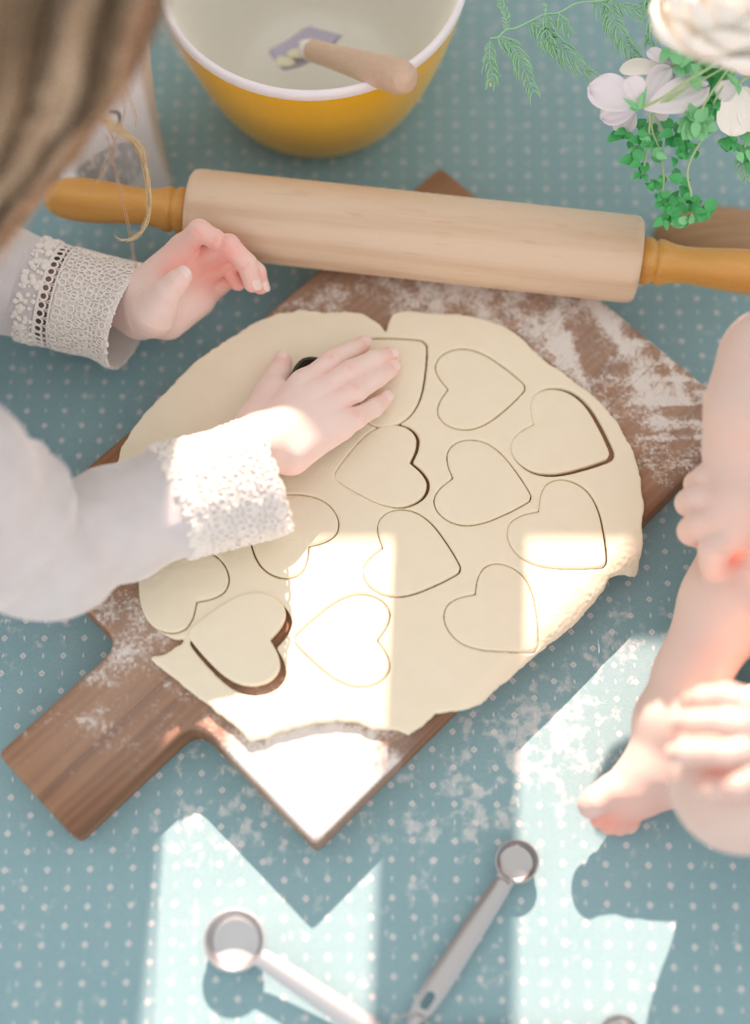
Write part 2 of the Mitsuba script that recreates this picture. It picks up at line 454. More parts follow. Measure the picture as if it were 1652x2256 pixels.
def box2(x, y, cx, cy, lx, ly, r):
    qx, qy = np.abs(x - cx) - lx / 2 + r, np.abs(y - cy) - ly / 2 + r
    return np.hypot(np.maximum(qx, 0), np.maximum(qy, 0)) + np.minimum(np.maximum(qx, qy), 0) - r


da, db = box2(Xb, Yb, 0, 0, BL, BWD, 0.004), box2(Xb, Yb, -BL / 2 - 0.114 + 0.08, 0.0, 0.16, 0.081, 0.005)
kw_ = np.maximum(0.016 - np.abs(da - db), 0) / 0.016
d2b = np.minimum(da, db) - kw_ ** 2 * 0.016 * 0.25
qz = np.abs(bz_ - BZ / 2) - BZ / 2
rb_ = 0.0040
A, B_ = d2b[..., None] + rb_, qz[None, None, :] + rb_
sm_ = surface_nets(np.hypot(np.maximum(A, 0), np.maximum(B_, 0)) + np.minimum(np.maximum(A, B_), 0) - rb_, (bx_[0], by_[0], bz_[0]), np.array([hb, hb, hb * 0.9]))
solid = m3.Manifold(m3.Mesh(np.asarray(sm_.vertices, np.float32), np.asarray(sm_.faces, np.uint32)))
if solid.volume() < 0 or solid.is_empty():
    solid = m3.Manifold(m3.Mesh(np.asarray(sm_.vertices, np.float32), np.asarray(sm_.faces[:, ::-1], np.uint32)))
ang = math.degrees(math.atan2(BU[1], BU[0]))
cuts = [-0.2, -0.0825, -0.003, 0.0785, 0.2]
for a, b in zip(cuts[:-1], cuts[1:]):
    pl = solid ^ m3.Manifold.cube((1.0, b - a - 0.00022, 0.2), True).translate((0, (a + b) / 2, 0))
    mm = man(pl.rotate((0, 0, ang)).translate((BC[0], BC[1], 0)))
    add(ck + '__plank', mm, 'm_board', smooth=40)

# ------------------------------------------------------------------ dough sheet with heart-shaped cuts, and the hearts
DZ0, DT = BZ + 0.0004, 0.0058
HALF = np.array([(0, 0), (-7.0, 10.5), (-9.2, 20.5), (-4.2, 29.3), (6, 34.3), (18, 34.2), (31, 28.2), (45, 16.8), (55.5, 6.5), (59.0, 2.2)]) / 1000


def heart_outline(grow=0.0, scale=1.0, n=90):
    h = smooth_path(np.vstack([HALF, [HALF[-1] * [1.003, 0]]]), n)
    o = np.vstack([h, (h * [1, -1])[::-1][1:-1]]) * scale
    pg = sg.Polygon(o).buffer(0)
    if grow:
        pg = pg.buffer(grow, join_style=1)
    return pg.simplify(0.00008)


def place(pg, notch, tip):
    d = tip - notch
    a = math.atan2(d[1], d[0])
    s = np.linalg.norm(d[:2]) / 0.0593
    return shapely.affinity.translate(shapely.affinity.rotate(shapely.affinity.scale(pg, s, s, origin=(0, 0)), a, origin=(0, 0), use_radians=True), notch[0], notch[1])


import shapely.affinity
ZT = BZ + DT
# notch, tip (as measured in the photograph), the cut's shift and growth in mm against its heart, label
HEARTS = [
    ((790, 868), (934, 756), (0.5, 0.5, 0.3), 'heart-shaped cookie cut from dough, topmost, half under the fingers of the flat hand'),
    ((988, 857), (1155, 853), (0.2, 0.1, 0.2), 'heart-shaped cookie right of the fingertips, the upper right heart pointing level to the right'),
    ((1175.5, 935), (1341, 1004), (2.2, -0.6, 1.2), 'heart-shaped cookie nearest the floury right board corner, wide gap along its right side'),
    ((902, 1019), (736, 1050), (1.6, 0.1, 0.3), 'heart-shaped cookie below the little finger, pointing left, dark crescent gap at its right lobe'),
    ((998.6, 1053), (1168, 1097), (0.1, -0.1, 0.1), 'heart-shaped cookie in the middle of the dough, closely fitted, pointing right'),
    ((680, 1203), (550, 1100), (-0.2, -0.2, 0.2), 'heart-shaped cookie partly hidden by the cuff on the dough, two lobes showing'),
    ((844, 1208), (1012, 1255), (0.4, -0.2, 0.2), 'heart-shaped cookie with one lobe in the sun patch and the other in shade'),
    ((1187, 1127), (1331, 1244), (0.5, -0.1, 0.05), 'heart-shaped cookie at the right rim of the dough whose tip reaches the sunlit strip'),
    ((1047.5, 1310), (1181, 1428), (0.0, 0.0, -0.05), 'shaded heart-shaped cookie at the lower right edge of the dough, point at the edge'),
    ((432, 1325), (312, 1211), (0.2, -0.1, 0.1), 'heart-shaped cookie at the left dough rim, overlapped by the sleeve, beside the raised heart'),
    ((595, 1410), (415, 1395), (3.0, -5.6, 1.0), 'heart-shaped cookie lifted askew, pointing left, broad dark gaps around it, nearest the board handle'),
    ((829.7, 1411), (650, 1410), (0.1, 0.0, 0.1), 'brightly sunlit heart-shaped cookie at the bottom middle, pointing left'),
]
OUT = [(265, 985), (300, 930), (340, 885), (385, 840), (420, 800), (470, 765), (520, 735), (560, 710), (610, 690), (660, 680), (710, 688), (760, 683), (800, 690), (838, 712), (850, 735), (862, 690), (900, 682),
       (960, 688), (1000, 690), (1060, 700), (1110, 715), (1150, 745), (1200, 790), (1250, 830), (1300, 865), (1340, 900), (1370, 945), (1395, 990), (1412, 1050), (1418, 1110), (1415, 1170), (1420, 1200), (1410, 1252),
       (1380, 1255), (1345, 1265), (1330, 1297), (1290, 1345), (1240, 1390), (1190, 1430), (1140, 1475), (1100, 1510), (1060, 1545), (1020, 1562), (960, 1570), (930, 1598), (900, 1616), (870, 1605), (820, 1602),
       (780, 1590), (740, 1586), (700, 1590), (650, 1605), (610, 1610), (590, 1625), (550, 1630), (525, 1605), (500, 1585), (460, 1550), (420, 1525), (380, 1490), (345, 1465), (330, 1448), (362, 1440), (400, 1418),
       (412, 1404), (390, 1406), (350, 1392), (335, 1370), (325, 1330), (315, 1290), (300, 1240), (270, 1150), (255, 1080), (258, 1020)]
outl = sg.Polygon([at(x, y, ZT)[:2] for x, y in OUT]).buffer(0)
h = 0.0009
x0, y0 = np.array(outl.bounds[:2]) - 0.006
x1, y1 = np.array(outl.bounds[2:]) + 0.006
gx, gy = np.arange(x0, x1, h), np.arange(y0, y1, h)
X, Y = np.meshgrid(gx, gy, indexing='ij')


def sdist(pg):
    """Signed distance (negative inside) of a polygon on the dough's grid."""
    shapely.prepare(pg)
    up = 2
    xs, ys = np.meshgrid(x0 - h / 4 + np.arange(len(gx) * up) * h / up, y0 - h / 4 + np.arange(len(gy) * up) * h / up, indexing='ij')
    m = shapely.contains_xy(pg, xs.ravel(), ys.ravel()).reshape(xs.shape)
    d = (distance_transform_edt(~m) - distance_transform_edt(m)) * (h / up)
    return gaussian_filter(d.reshape(len(gx), up, len(gy), up).mean((1, 3)), 0.7)


holes = []
hk = []
for nt, tp, (sx, sy, gr), lab in HEARTS:
    a, b = at(*nt, ZT), at(*tp, ZT)
    pg = place(heart_outline(), a, b)
    holes.append(shapely.affinity.translate(pg.buffer(0.00045 + gr / 1000), sx / 1000, sy / 1000))
    hk.append((pg, lab))
PXY = np.stack([X, Y, 0 * X], -1)
rough = 0.0016 * (meshkit.fbm(PXY * 260, 3, 2) - 0.5) + 0.002 * (meshkit.noise(PXY * 90, 9) - 0.5)
d_out = sdist(outl) + rough
d_hole = -sdist(shapely.union_all(holes))
d2 = np.maximum(d_out, d_hole)
lv = (X - BC[0]) * BU[0] + (Y - BC[1]) * BU[1]
vv = (X - BC[0]) * BV[0] + (Y - BC[1]) * BV[1]
over = np.maximum(-BWD / 2 - vv + 0.002, 0)
droop = np.minimum(over * over * 26, 0.030)
zs = np.arange(-0.034, DT + 0.0035, h)
thick = DT * (0.97 + 0.10 * (meshkit.fbm(PXY * 35, 2, 7) - 0.5))
R = 0.0019
F = np.empty((len(gx), len(gy), len(zs)), np.float32)
for k, z in enumerate(zs):
    zz = z + droop
    qz = np.abs(zz - thick / 2) - thick / 2 + R
    qx = d2 + R
    F[:, :, k] = np.hypot(np.maximum(qx, 0), np.maximum(qz, 0)) + np.minimum(np.maximum(qx, qz), 0) - R
add('dough_sheet', surface_nets(F, (gx[0], gy[0], DZ0 + zs[0]), h), 'm_dough', 'rolled-out pale cookie dough sheet with heart shapes cut in it, on the floury board', 'dough', smooth=True)
for n, (pg, lab) in enumerate(hk):
    bx0, by0, bx1, by1 = pg.bounds
    rings = []
    o = np.array(pg.exterior.coords)[:-1]
    o = o if sg.LinearRing(o).is_ccw else o[::-1]
    L = sg.LinearRing(o)
    N = 150
    z1 = DT * 0.985
    prof = [(0.0004, 0.0), (0.0, 0.0008), (0.0, z1 - 0.0019), (0.0003, z1 - 0.0009), (0.0009, z1 - 0.0003), (0.0019, z1)]
    # the heart as a stack of shrinking outlines
    pts = np.array([L.interpolate(t, normalized=True).coords[0] for t in np.linspace(0, 1, N, endpoint=False)])
    tang = unit(np.roll(pts, -1, 0) - np.roll(pts, 1, 0))
    inn = np.stack([-tang[:, 1], tang[:, 0]], -1)
    c = pts.mean(0)
    levels = [np.c_[pts + inn * a, np.full(N, z)] for a, z in prof]
    for s, dz in ((0.8, 0.0001), (0.55, 0.0002), (0.28, 0.0003)):
        levels.append(np.c_[c + (pts - c) * s, np.full(N, z1 + dz)])
    v = np.vstack(levels + [np.r_[c, z1 + 0.0003][None], np.r_[c, 0.0][None]])
    if n == 10:      # the lifted heart leans on the sheet's edge
        v[:, 2] += 0.0012 + 0.03 * np.maximum((v[:, :2] - c) @ np.array([-0.6, 0.8]) + 0.02, 0)
    vb = (v[:, 0] - BC[0]) * BV[0] + (v[:, 1] - BC[1]) * BV[1]
    ob = np.maximum(-BWD / 2 - vb + 0.002, 0)
    v[:, 2] += DZ0 - np.minimum(ob * ob * 26, 0.030)
    K = len(levels)
    i, j = np.meshgrid(np.arange(K - 1), np.arange(N), indexing='ij')
    f = np.stack([i * N + j, i * N + (j + 1) % N, (i + 1) * N + (j + 1) % N, (i + 1) * N + j], -1).reshape(-1, 4)
    k = np.arange(N)
    f = np.vstack([quads(f), np.stack([np.full(N, K * N), (K - 1) * N + k, (K - 1) * N + (k + 1) % N], -1), np.stack([np.full(N, K * N + 1), (k + 1) % N, k], -1)])
    add('heart_cookie', trimesh.Trimesh(v, f, process=False), 'm_dough', lab, 'cookie', 'heart-shaped cookies cut in the dough', smooth=50)

# ------------------------------------------------------------------ cookie cutter under the hand
cutp = place(heart_outline(0.0, 1.0), at(640, 838, ZT + 0.016)[:2], at(729, 948, ZT + 0.016)[:2])
o = np.array(cutp.exterior.coords)[:-1]
cs = m3.CrossSection([o if sg.LinearRing(o).is_ccw else o[::-1]])
cw = m3.Manifold.extrude(cs, 0.0165) - m3.Manifold.extrude(cs.offset(-0.0009, m3.JoinType.Round), 0.03).translate((0, 0, -0.005))
lip = (m3.Manifold.extrude(cs.offset(0.0012, m3.JoinType.Round), 0.0016) - m3.Manifold.extrude(cs.offset(-0.0009, m3.JoinType.Round), 0.03).translate((0, 0, -0.005))).translate((0, 0, 0.0150))
add('cookie_cutter', man((cw + lip).translate((0, 0, DZ0 + DT - 0.0002))), 'm_cutter', 'dark metal cookie cutter pressed under the flat hand, its curved rim showing beside the thumb', 'cookie cutter', smooth=40)

# ------------------------------------------------------------------ rolling pin
pk = thing('rolling_pin', 'pale wooden rolling pin with amber turned handles, lying across the top of the board', 'rolling pin')
PL = np.linalg.norm(PIN_B - PIN_A)
M = np.eye(4); M[:3, 0], M[:3, 1], M[:3, 2], M[:3, 3] = np.cross(PIN_N, PIN_D), PIN_N, PIN_D, PIN_A
pr = 0.0338
barrel = lathe([(0.0, 0), (pr - 0.007, 0), (pr - 0.003, 0.0008), (pr - 0.0008, 0.003), (pr, 0.007), (pr, PL * .3), (pr, PL * .7), (pr, PL - 0.007), (pr - 0.0008, PL - 0.003), (pr - 0.003, PL - 0.0008), (pr - 0.007, PL), (0.0, PL)], 96)
barrel.apply_transform(M); add(pk + '__barrel', barrel, 'm_pin', smooth=40)
hp = [(0.0, 0.0008), (0.0165, 0.0008), (0.0183, 0.003), (0.0186, 0.0065), (0.0178, 0.0095), (0.0163, 0.0112), (0.0160, 0.0124), (0.0176, 0.0140), (0.0180, 0.0165), (0.0172, 0.0195), (0.0152, 0.026), (0.0143, 0.034),
      (0.0145, 0.044), (0.0155, 0.056), (0.0166, 0.068), (0.0173, 0.080), (0.0172, 0.090), (0.0162, 0.100), (0.0138, 0.108), (0.0098, 0.1135), (0.004, 0.116), (0.0, 0.1163)]
hm = lathe(hp, 64)
for end, lab in ((0, 'amber turned handle'), (1, 'amber turned handle')):
    a = hm.copy()
    N4 = np.eye(4)
    N4[:3, 2] = PIN_D * (1 if end else -1); N4[:3, 0] = [0, 0, 1]; N4[:3, 0] = unit(N4[:3, 0] - N4[:3, 2] * N4[2, 2]); N4[:3, 1] = np.cross(N4[:3, 2], N4[:3, 0]); N4[:3, 3] = PIN_B if end else PIN_A
    a.apply_transform(N4); add(pk + '__handle', a, 'm_pin', lab, smooth=40)

# ------------------------------------------------------------------ wooden spoon behind the pin's right handle
sk = thing('wooden_spoon', 'wide brown wooden spoon head lying behind the right handle of the rolling pin', 'wooden spoon')
sc = at(1580, 505, 0.02)
a = np.linspace(0, 2 * PI, 49)
cen, ax = np.array([sc[0] + 0.008, sc[1], 0.0]), np.array([1, -0.10, 0.0])
ax = unit(ax); ay = np.array([-ax[1], ax[0], 0])
rows = []
for t in np.linspace(0.0, 1.0, 14):
    rr = math.sin(t * PI / 2)
    hgt = 0.027 * math.cos(t * PI / 2) ** 0.8 + 0.001
    rows.append(cen + ax * (0.056 * rr * np.cos(a))[:, None] + ay * ((0.0255 * rr) * np.sin(a))[:, None] + np.array([0, 0, hgt]))
add(sk + '__bowl', sheet(np.array(rows)[::-1] + np.array([0, 0, 0.001]), 0.003), 'm_spoonwood', smooth=50)
hs = smooth_path([cen + ax * 0.050 + [0, 0, 0.010], cen + ax * 0.08 + [0, 0, 0.011], cen + ax * 0.22 + [0, 0, 0.008]], 24)
add(sk + '__handle', tube(hs, np.linspace(0.009, 0.0065, 24), 16), 'm_spoonwood')

# ------------------------------------------------------------------ mixing bowl and spatula
bk = thing('mixing_bowl', 'yellow glass mixing bowl with white rim and white inside, at the top', 'bowl')
BOWL = np.array([-0.0491, 0.8217])
outer = np.array([(0.0, 0.003), (0.060, 0.003), (0.0625, 0.0), (0.066, 0.0), (0.0705, 0.0030), (0.0770, 0.0100), (0.0870, 0.0250), (0.0960, 0.045), (0.1040, 0.068), (0.1098, 0.0900), (0.1108, 0.0925), (0.1160, 0.115), (0.1202, 0.135), (0.1216, 0.1440)])
o2 = np.vstack([outer[:1], outer[1:6], smooth_path(outer[5:], 40)])
w = lathe(o2, 160); w.apply_translation((*BOWL, 0.0)); add(bk + '__outside', w, 'm_yellow', 'glossy yellow outside', smooth=25)
rim = np.array([(0.1217, 0.1440), (0.1224, 0.1465), (0.1226, 0.1495), (0.1216, 0.1520), (0.1196, 0.1530), (0.1176, 0.1518), (0.1166, 0.149), (0.1160, 0.1440)])
w = lathe(smooth_path(rim, 24), 160); w.apply_translation((*BOWL, 0.0)); add(bk + '__rim', w, 'm_rim', 'thick white rim', smooth=True)
inner = [(0.1160, 0.1440), (0.1145, 0.133), (0.1105, 0.114), (0.1045, 0.0905), (0.0985, 0.068), (0.0905, 0.0465), (0.0815, 0.0285), (0.0700, 0.0150), (0.054, 0.0090), (0.030, 0.0072), (0.0, 0.0070)]
w = lathe(smooth_path(inner, 40), 128); w.apply_translation((*BOWL, 0.0)); add(bk + '__inside', w, 'm_opal', 'white inside with smears of batter', smooth=True)
spk = thing('spatula', 'wooden-handled spatula with a lavender grey blade resting in the yellow bowl', 'spatula')
E0, E1 = at(903, 176, 0.180), at(690, 112, 0.105)
hpth = smooth_path([E0, E0 * .8 + E1 * .2, E0 * .5 + E1 * .5, E0 * .22 + E1 * .78, E1], 40)
tt = np.linspace(0, 1, 40)
hr = np.interp(tt, [0, .015, .05, .12, .25, .5, .75, 1.0], [0.002, 0.0075, 0.0108, 0.0128, 0.0133, 0.0112, 0.0095, 0.0092])
add(spk + '__handle', tube(hpth, hr, 28), 'm_spatula_wood', 'wooden handle', smooth=60)
sd = unit(E1 - E0)
add(spk + '__ferrule', tube(np.array([E1 - sd * 0.001, E1 + sd * 0.004, E1 + sd * 0.011]), [0.0082, 0.0085, 0.0075], 20), 'm_ferrule', smooth=50)
bc0 = E1 + sd * 0.006
uu, ww = np.meshgrid(np.linspace(0, 1, 15), np.linspace(0, 1, 17), indexing='ij')
c00, c01, c10, c11 = at(624, 150, 0.083), at(752, 78, 0.094), at(580, 116, 0.074), at(684, 50, 0.088)
bl = (c00 * ((1 - uu) * (1 - ww))[..., None] + c01 * ((1 - uu) * ww)[..., None] + c10 * (uu * (1 - ww))[..., None] + c11 * (uu * ww)[..., None])
mid = (c00 + c01 + c10 + c11) / 4
rnd = np.clip(np.abs(ww - .5) * 2, 0, 1) ** 5 * np.clip(uu - .1, 0, 1)
bl = bl + (mid - bl) * (0.25 * rnd)[..., None] - np.array([0, 0.25, 0.97]) * (0.007 * (1 - (2 * ww - 1) ** 2) * (1 - uu * .4))[..., None]
bx = unit(c01 - c00)
add(spk + '__blade', sheet(bl, 0.004), 'm_silicone', 'lavender grey blade', smooth=50)
rng = np.random.default_rng(4)
sm = []
for k in range(3):
    s = trimesh.creation.icosphere(3, 0.0052); s.apply_scale((1.7, 1.0, 0.35)); s.vertices *= 0.75 + 0.5 * meshkit.fbm(s.vertices * 260, 3, k)[:, None]; s.vertices += 0.0015 * (meshkit.noise(s.vertices * 300, k)[:, None] - .5)
    s.apply_translation(c00 * .55 + c10 * .15 + c01 * .30 + bx * (0.011 * (k - 1)) + [0, 0.002 * k, 0.001]); sm.append(s)
add(spk + '__batter', cat(sm), 'm_batter', 'blobs of pale batter', kind='stuff', smooth=True)

# ------------------------------------------------------------------ measuring spoons on a ring


def measuring_spoon(cx, cy, r, depth, ex, ey, zrim, zend, w0, w1, lab, bs, hole=True):
    k = thing('measuring_spoon', lab, 'measuring spoon', 'steel measuring spoons on one ring')
    c = at(cx, cy, zrim); e = at(ex, ey, zend)
    t = 0.0008
    prof = [(r + 0.0012, 0), (r + 0.0014, -0.0007), (r + 0.0003, -0.0012), (r * 0.985, -depth * 0.5), (r * 0.90, -depth * 0.82), (r * 0.72, -depth), (0.0, -depth - 0.0003)]
    ip = [(0.0, -depth + t), (r * 0.70, -depth + t), (r * 0.86, -depth * 0.80), (r - t - 0.0005, -depth * 0.5), (r - t * 0.6, -0.0008), (r + 0.0002, 0.0002), (r + 0.0012, 0)]
    b = lathe(prof + ip[:], 72)
    b.apply_translation(c); add(k + '__cup', b, bs, smooth=40)
    d = e - c; d[2] = 0; d = unit(d)
    s0 = c + d * (r + 0.0004) + [0, 0, -0.0012]
    n = 30
    tt = np.linspace(0, 1, n)
    axis = smooth_path([s0, s0 * .93 + e * .07 + [0, 0, -0.0008], s0 * .6 + e * .4, e], n)
    wd = np.interp(tt, [0, .08, .2, .85, .95, 1.0], [w0 * 1.15, w0, w0, w1, w1 * 0.85, w1 * 0.35]) / 2
    side = np.array([-d[1], d[0], 0])
    m = 13
    vv = np.linspace(-1, 1, m)
    g = axis[:, None] + side * (wd[:, None] * vv)[..., None] + np.array([0, 0, 1]) * (0.42 * wd[:, None] * (1 - vv ** 2) * np.clip(tt * 5, 0, 1)[:, None])[..., None]
    hm_ = sheet(g, 0.0011)
    if hole:
        hc = axis[int(n * .885)]
        sm_ = m3.Manifold(m3.Mesh(np.asarray(hm_.vertices, np.float32), np.asarray(hm_.faces, np.uint32)))
        if sm_.volume() < 0:
            sm_ = m3.Manifold(m3.Mesh(np.asarray(hm_.vertices, np.float32), np.asarray(hm_.faces[:, ::-1], np.uint32)))
        sl = m3.Manifold.cylinder(0.05, w1 * 0.21, w1 * 0.21, 24, True)
        sl = m3.Manifold.batch_hull([sl, sl.translate((0.006, 0, 0))]).rotate((0, 0, math.degrees(math.atan2(d[1], d[0])))).translate(tuple(hc))
        hm_ = man(sm_ - sl)
    add(k + '__handle', hm_, bs, smooth=40)
    return k


measuring_spoon(516, 2071, 0.0197, 0.0165, 905, 2330, 0.0185, 0.006, 0.0115, 0.0165, 'satin steel tablespoon measure with the larger cup, in the sun at the bottom left', 'm_satin_steel')
measuring_spoon(1139, 1897, 0.0140, 0.0120, 905, 2262, 0.0135, 0.0050, 0.0120, 0.0165, 'polished steel teaspoon measure whose small round cup lies lowest right of the board tip', 'm_steel')
measuring_spoon(1366, 2286, 0.0135, 0.0105, 925, 2290, 0.0125, 0.0085, 0.0110, 0.0150, 'steel measuring spoon cut off by the bottom edge of the photo', 'm_steel')
rg = trimesh.creation.torus(0.015, 0.0011, 40, 10); rg.apply_transform(trimesh.transformations.rotation_matrix(0.25, [1, 0.3, 0])); rg.apply_translation(at(902, 2285, 0.0085)); add('key_ring', rg, 'm_steel', 'wire ring holding the measuring spoons together', 'ring', smooth=True)

# ------------------------------------------------------------------ bodies: joints and radii, blended into one surface


def smin(a, b, k):
    w = np.maximum(k - np.abs(a - b), 0) / k
    return np.minimum(a, b) - w * w * k * 0.25


def smax(a, b, k):
    return -smin(-a, -b, k)


class Field:
    def __init__(self, lo, hi, h):
        self.lo, self.h = np.asarray(lo, float), h
        self.n = np.ceil((np.asarray(hi) - self.lo) / h).astype(int) + 1
        self.ax = [self.lo[k] + np.arange(self.n[k]) * h for k in range(3)]

    def box(self, lo, hi):
        a = np.clip(np.floor((np.asarray(lo) - self.lo) / self.h).astype(int), 0, self.n)
        b = np.clip(np.ceil((np.asarray(hi) - self.lo) / self.h).astype(int) + 1, 0, self.n)
        return tuple(slice(i, j) for i, j in zip(a, b))

    def cone(self, s, a, b, ra, rb, flat=None):
        x, y, z = (self.ax[k][s[k]].astype(np.float32) for k in range(3))
        a, b = np.asarray(a, np.float32), np.asarray(b, np.float32)
        ba = b - a
        L = float(ba @ ba) + 1e-12
        X, Y, Z = x[:, None, None] - a[0], y[None, :, None] - a[1], z[None, None, :] - a[2]
        t = np.clip((X * ba[0] + Y * ba[1] + Z * ba[2]) / L, 0, 1)
        X, Y, Z = X - t * ba[0], Y - t * ba[1], Z - t * ba[2]
        d2 = X * X + Y * Y + Z * Z
        if flat is not None:                       # squashed along a direction by a factor
            fd, ff = np.asarray(flat[0], np.float32), flat[1]
            q = X * fd[0] + Y * fd[1] + Z * fd[2]
            d2 = d2 + q * q * (1 / ff ** 2 - 1)
        return np.sqrt(d2) - (ra + t * (rb - ra))


def body_mesh(main, fingers, h, k=0.010, kf=0.006, creases=(), lo=None, hi=None):
    """main: (a, b, ra, rb[, flat]) cones blended together; fingers: chains [(point, radius), ...] blended with main but not with each other;
    creases: (points, radius, depth) grooves."""
    P = np.array([c[0] for c in main] + [c[1] for c in main] + [p for f in fingers for p, _ in f])
    rmax = max([max(c[2], c[3]) for c in main])
    lo = P.min(0) - rmax - 0.008 if lo is None else lo
    hi = P.max(0) + rmax + 0.008 if hi is None else hi
    F = Field(lo, hi, h)
    D0 = np.full(F.n, 0.05, np.float32)
    for c in main:
        a, b, ra, rb = c[:4]
        pad = max(ra, rb) + 2 * k + 3 * h
        s = F.box(np.minimum(a, b) - pad, np.maximum(a, b) + pad)
        D0[s] = smin(D0[s], F.cone(s, a, b, ra, rb, c[4] if len(c) > 4 else None), k)
    D = D0.copy()
    for f in fingers:
        pts = np.array([p for p, _ in f]); rr = [r for _, r in f]
        pad = max(rr) + 2 * kf + 4 * h
        s = F.box(pts.min(0) - pad, pts.max(0) + pad)
        d = None
        for i in range(len(f) - 1):
            e = F.cone(s, pts[i], pts[i + 1], rr[i], rr[i + 1])
            d = e if d is None else smin(d, e, 0.0025)
        D[s] = np.minimum(D[s], smin(D0[s], d, kf))
    for pts, r, dep in creases:
        pts = np.array(pts)
        pad = r + 0.008
        s = F.box(pts.min(0) - pad, pts.max(0) + pad)
        d = None
        for i in range(len(pts) - 1):
            e = F.cone(s, pts[i], pts[i + 1], r, r)
            d = e if d is None else np.minimum(d, e)
        D[s] = smax(D[s], -d, dep)
    return surface_nets(D, F.lo, h)


def skin_colors(m, base, red, spots, seed=0):
    v = np.asarray(m.vertices)
    w = 0.22 * (meshkit.fbm(v * 70, 3, seed) - 0.5) + 0.10
    for p, r, s in spots:
        w = w + s * np.exp(-((v - p) ** 2).sum(1) / (r * r))
    w = np.clip(w, 0, 1)[:, None]
    return np.asarray(base) * (1 - w) + np.asarray(red) * w


vc('m_skin', 0.52, 0.35, sheen=0.15)
plain('m_nail', (0.82, 0.645, 0.595), 0.28, 0.5)
SKIN, RED = (0.80, 0.655, 0.600), (0.83, 0.42, 0.36)


def crease(pts, r, s, n=16):
    q = smooth_path(np.array(pts), n)
    return [(p, r, s) for p in q]


def nail(parent, tip, back, up, r, size=1.0):
    d = unit(np.asarray(tip) - np.asarray(back)); up = unit(up - d * (up @ d)); sd = np.cross(d, up)
    u, w = np.meshgrid(np.linspace(-1, 1, 9), np.linspace(-1, 1, 9), indexing='ij')
    rr = r * 1.05
    wd = 0.80 * np.where(u > 0, np.sqrt(np.clip(1 - (u * 0.85) ** 2, 0, 1)), 1.0 - 0.12 * u ** 2)
    th = w * wd * 0.95
    g = np.asarray(tip) + d * (u * 0.0040 * size + 0.0012)[..., None] + up * (rr * np.cos(th) - 0.0003 - 0.0007 * np.clip(u, 0, 1) ** 2)[..., None] + sd * (rr * np.sin(th))[..., None]
    add(parent + '__nail', sheet(g, 0.0005), 'm_nail', smooth=60)


# ---------------- the child on the left
CHILD = thing('person', 'child with long fair hair in a white lace-cuffed dress, one hand flat on the dough', 'person')
# right hand, palm down on the cutter, fingers on the dough
rw = at(573, 980, 0.082)
R_el = at(50, 1195, 0.130)
mcp = [at(667, 845, 0.0755), at(693, 869, 0.0775), at(711, 900, 0.0755), at(717, 927, 0.0715)]
fing = [[(mcp[0], .0084), (at(729, 797, 0.0700), .0081), (at(770, 775, 0.0605), .0074), (at(799, 759, 0.0525), .0064)],
        [(mcp[1], .0086), (at(772, 818, 0.0722), .0083), (at(823, 794, 0.0625), .0075), (at(857, 782, 0.0525), .0064)],
        [(mcp[2], .0083), (at(784, 862, 0.0708), .0083), (at(831, 832, 0.0615), .0075), (at(861, 813, 0.0525), .0064)],
        [(mcp[3], .0086), (at(785, 921, 0.0660), .0079), (at(823, 899, 0.0580), .0070), (at(848, 880, 0.0520), .0060)]]
thumb = [(at(572, 925, 0.070), .0120), (at(594, 864, 0.0630), .0108), (at(613, 822, 0.0570), .0090), (at(622, 797, 0.0530), .0073)]
palm = [(rw, mcp[0], .0150, .0090), (rw, mcp[1], .0160, .0092), (rw, mcp[2], .0158, .0088), (rw, mcp[3], .0150, .0080),
        (at(640, 1000, 0.074), mcp[3], .0135, .0080), (at(640, 1003, 0.072), at(752, 946, 0.0665), .0125, .0088), (at(560, 935, 0.074), at(605, 870, 0.066), .0145, .0105), (R_el - [0, 0, .022], rw, .022, .0178)]
up = np.array([0, -0.25, 1.0])
cr = []
for f in fing:       # knuckle folds
    for q in (1,):
        p, r = f[q]; d = unit(f[2][0] - f[0][0]); s = np.cross(d, [0, 0, 1.0])
        for o in (-0.0012, 0.0014):
            cr.append(([p + d * o + s * 0.0030 + [0, 0, r * 1.02], p + d * o - s * 0.0030 + [0, 0, r * 1.02]], 0.0004, 0.0012))
hr = body_mesh(palm, fing + [thumb], 0.00105, 0.010, 0.0085, cr)
spots = [(f[-1][0], 0.010, 0.50) for f in fing] + [(thumb[-1][0], 0.012, 0.45)] + [(f[1][0] + [0, 0, .006], 0.006, 0.18) for f in fing]
spots += [((mcp[i] * .55 + fing[i][1][0] * .45 + mcp[i + 1] * .55 + fing[i + 1][1][0] * .45) / 2 - [0, 0, .004], 0.009, 0.55) for i in range(3)]
for f in fing:
    d = unit(f[2][0] - f[0][0]); s_ = np.cross(d, [0, 0, 1.0]); p_, r_ = f[1]
    for o in (-0.0016, 0.0004, 0.0022):
        spots += crease([p_ + d * o + s_ * .0036 + [0, 0, r_ * .85], p_ + d * o + [0, 0, r_], p_ + d * o - s_ * .0036 + [0, 0, r_ * .85]], 0.0011, 0.13, 8)
parts_m, parts_c = [hr], [skin_colors(hr, SKIN, RED, spots, 1)]
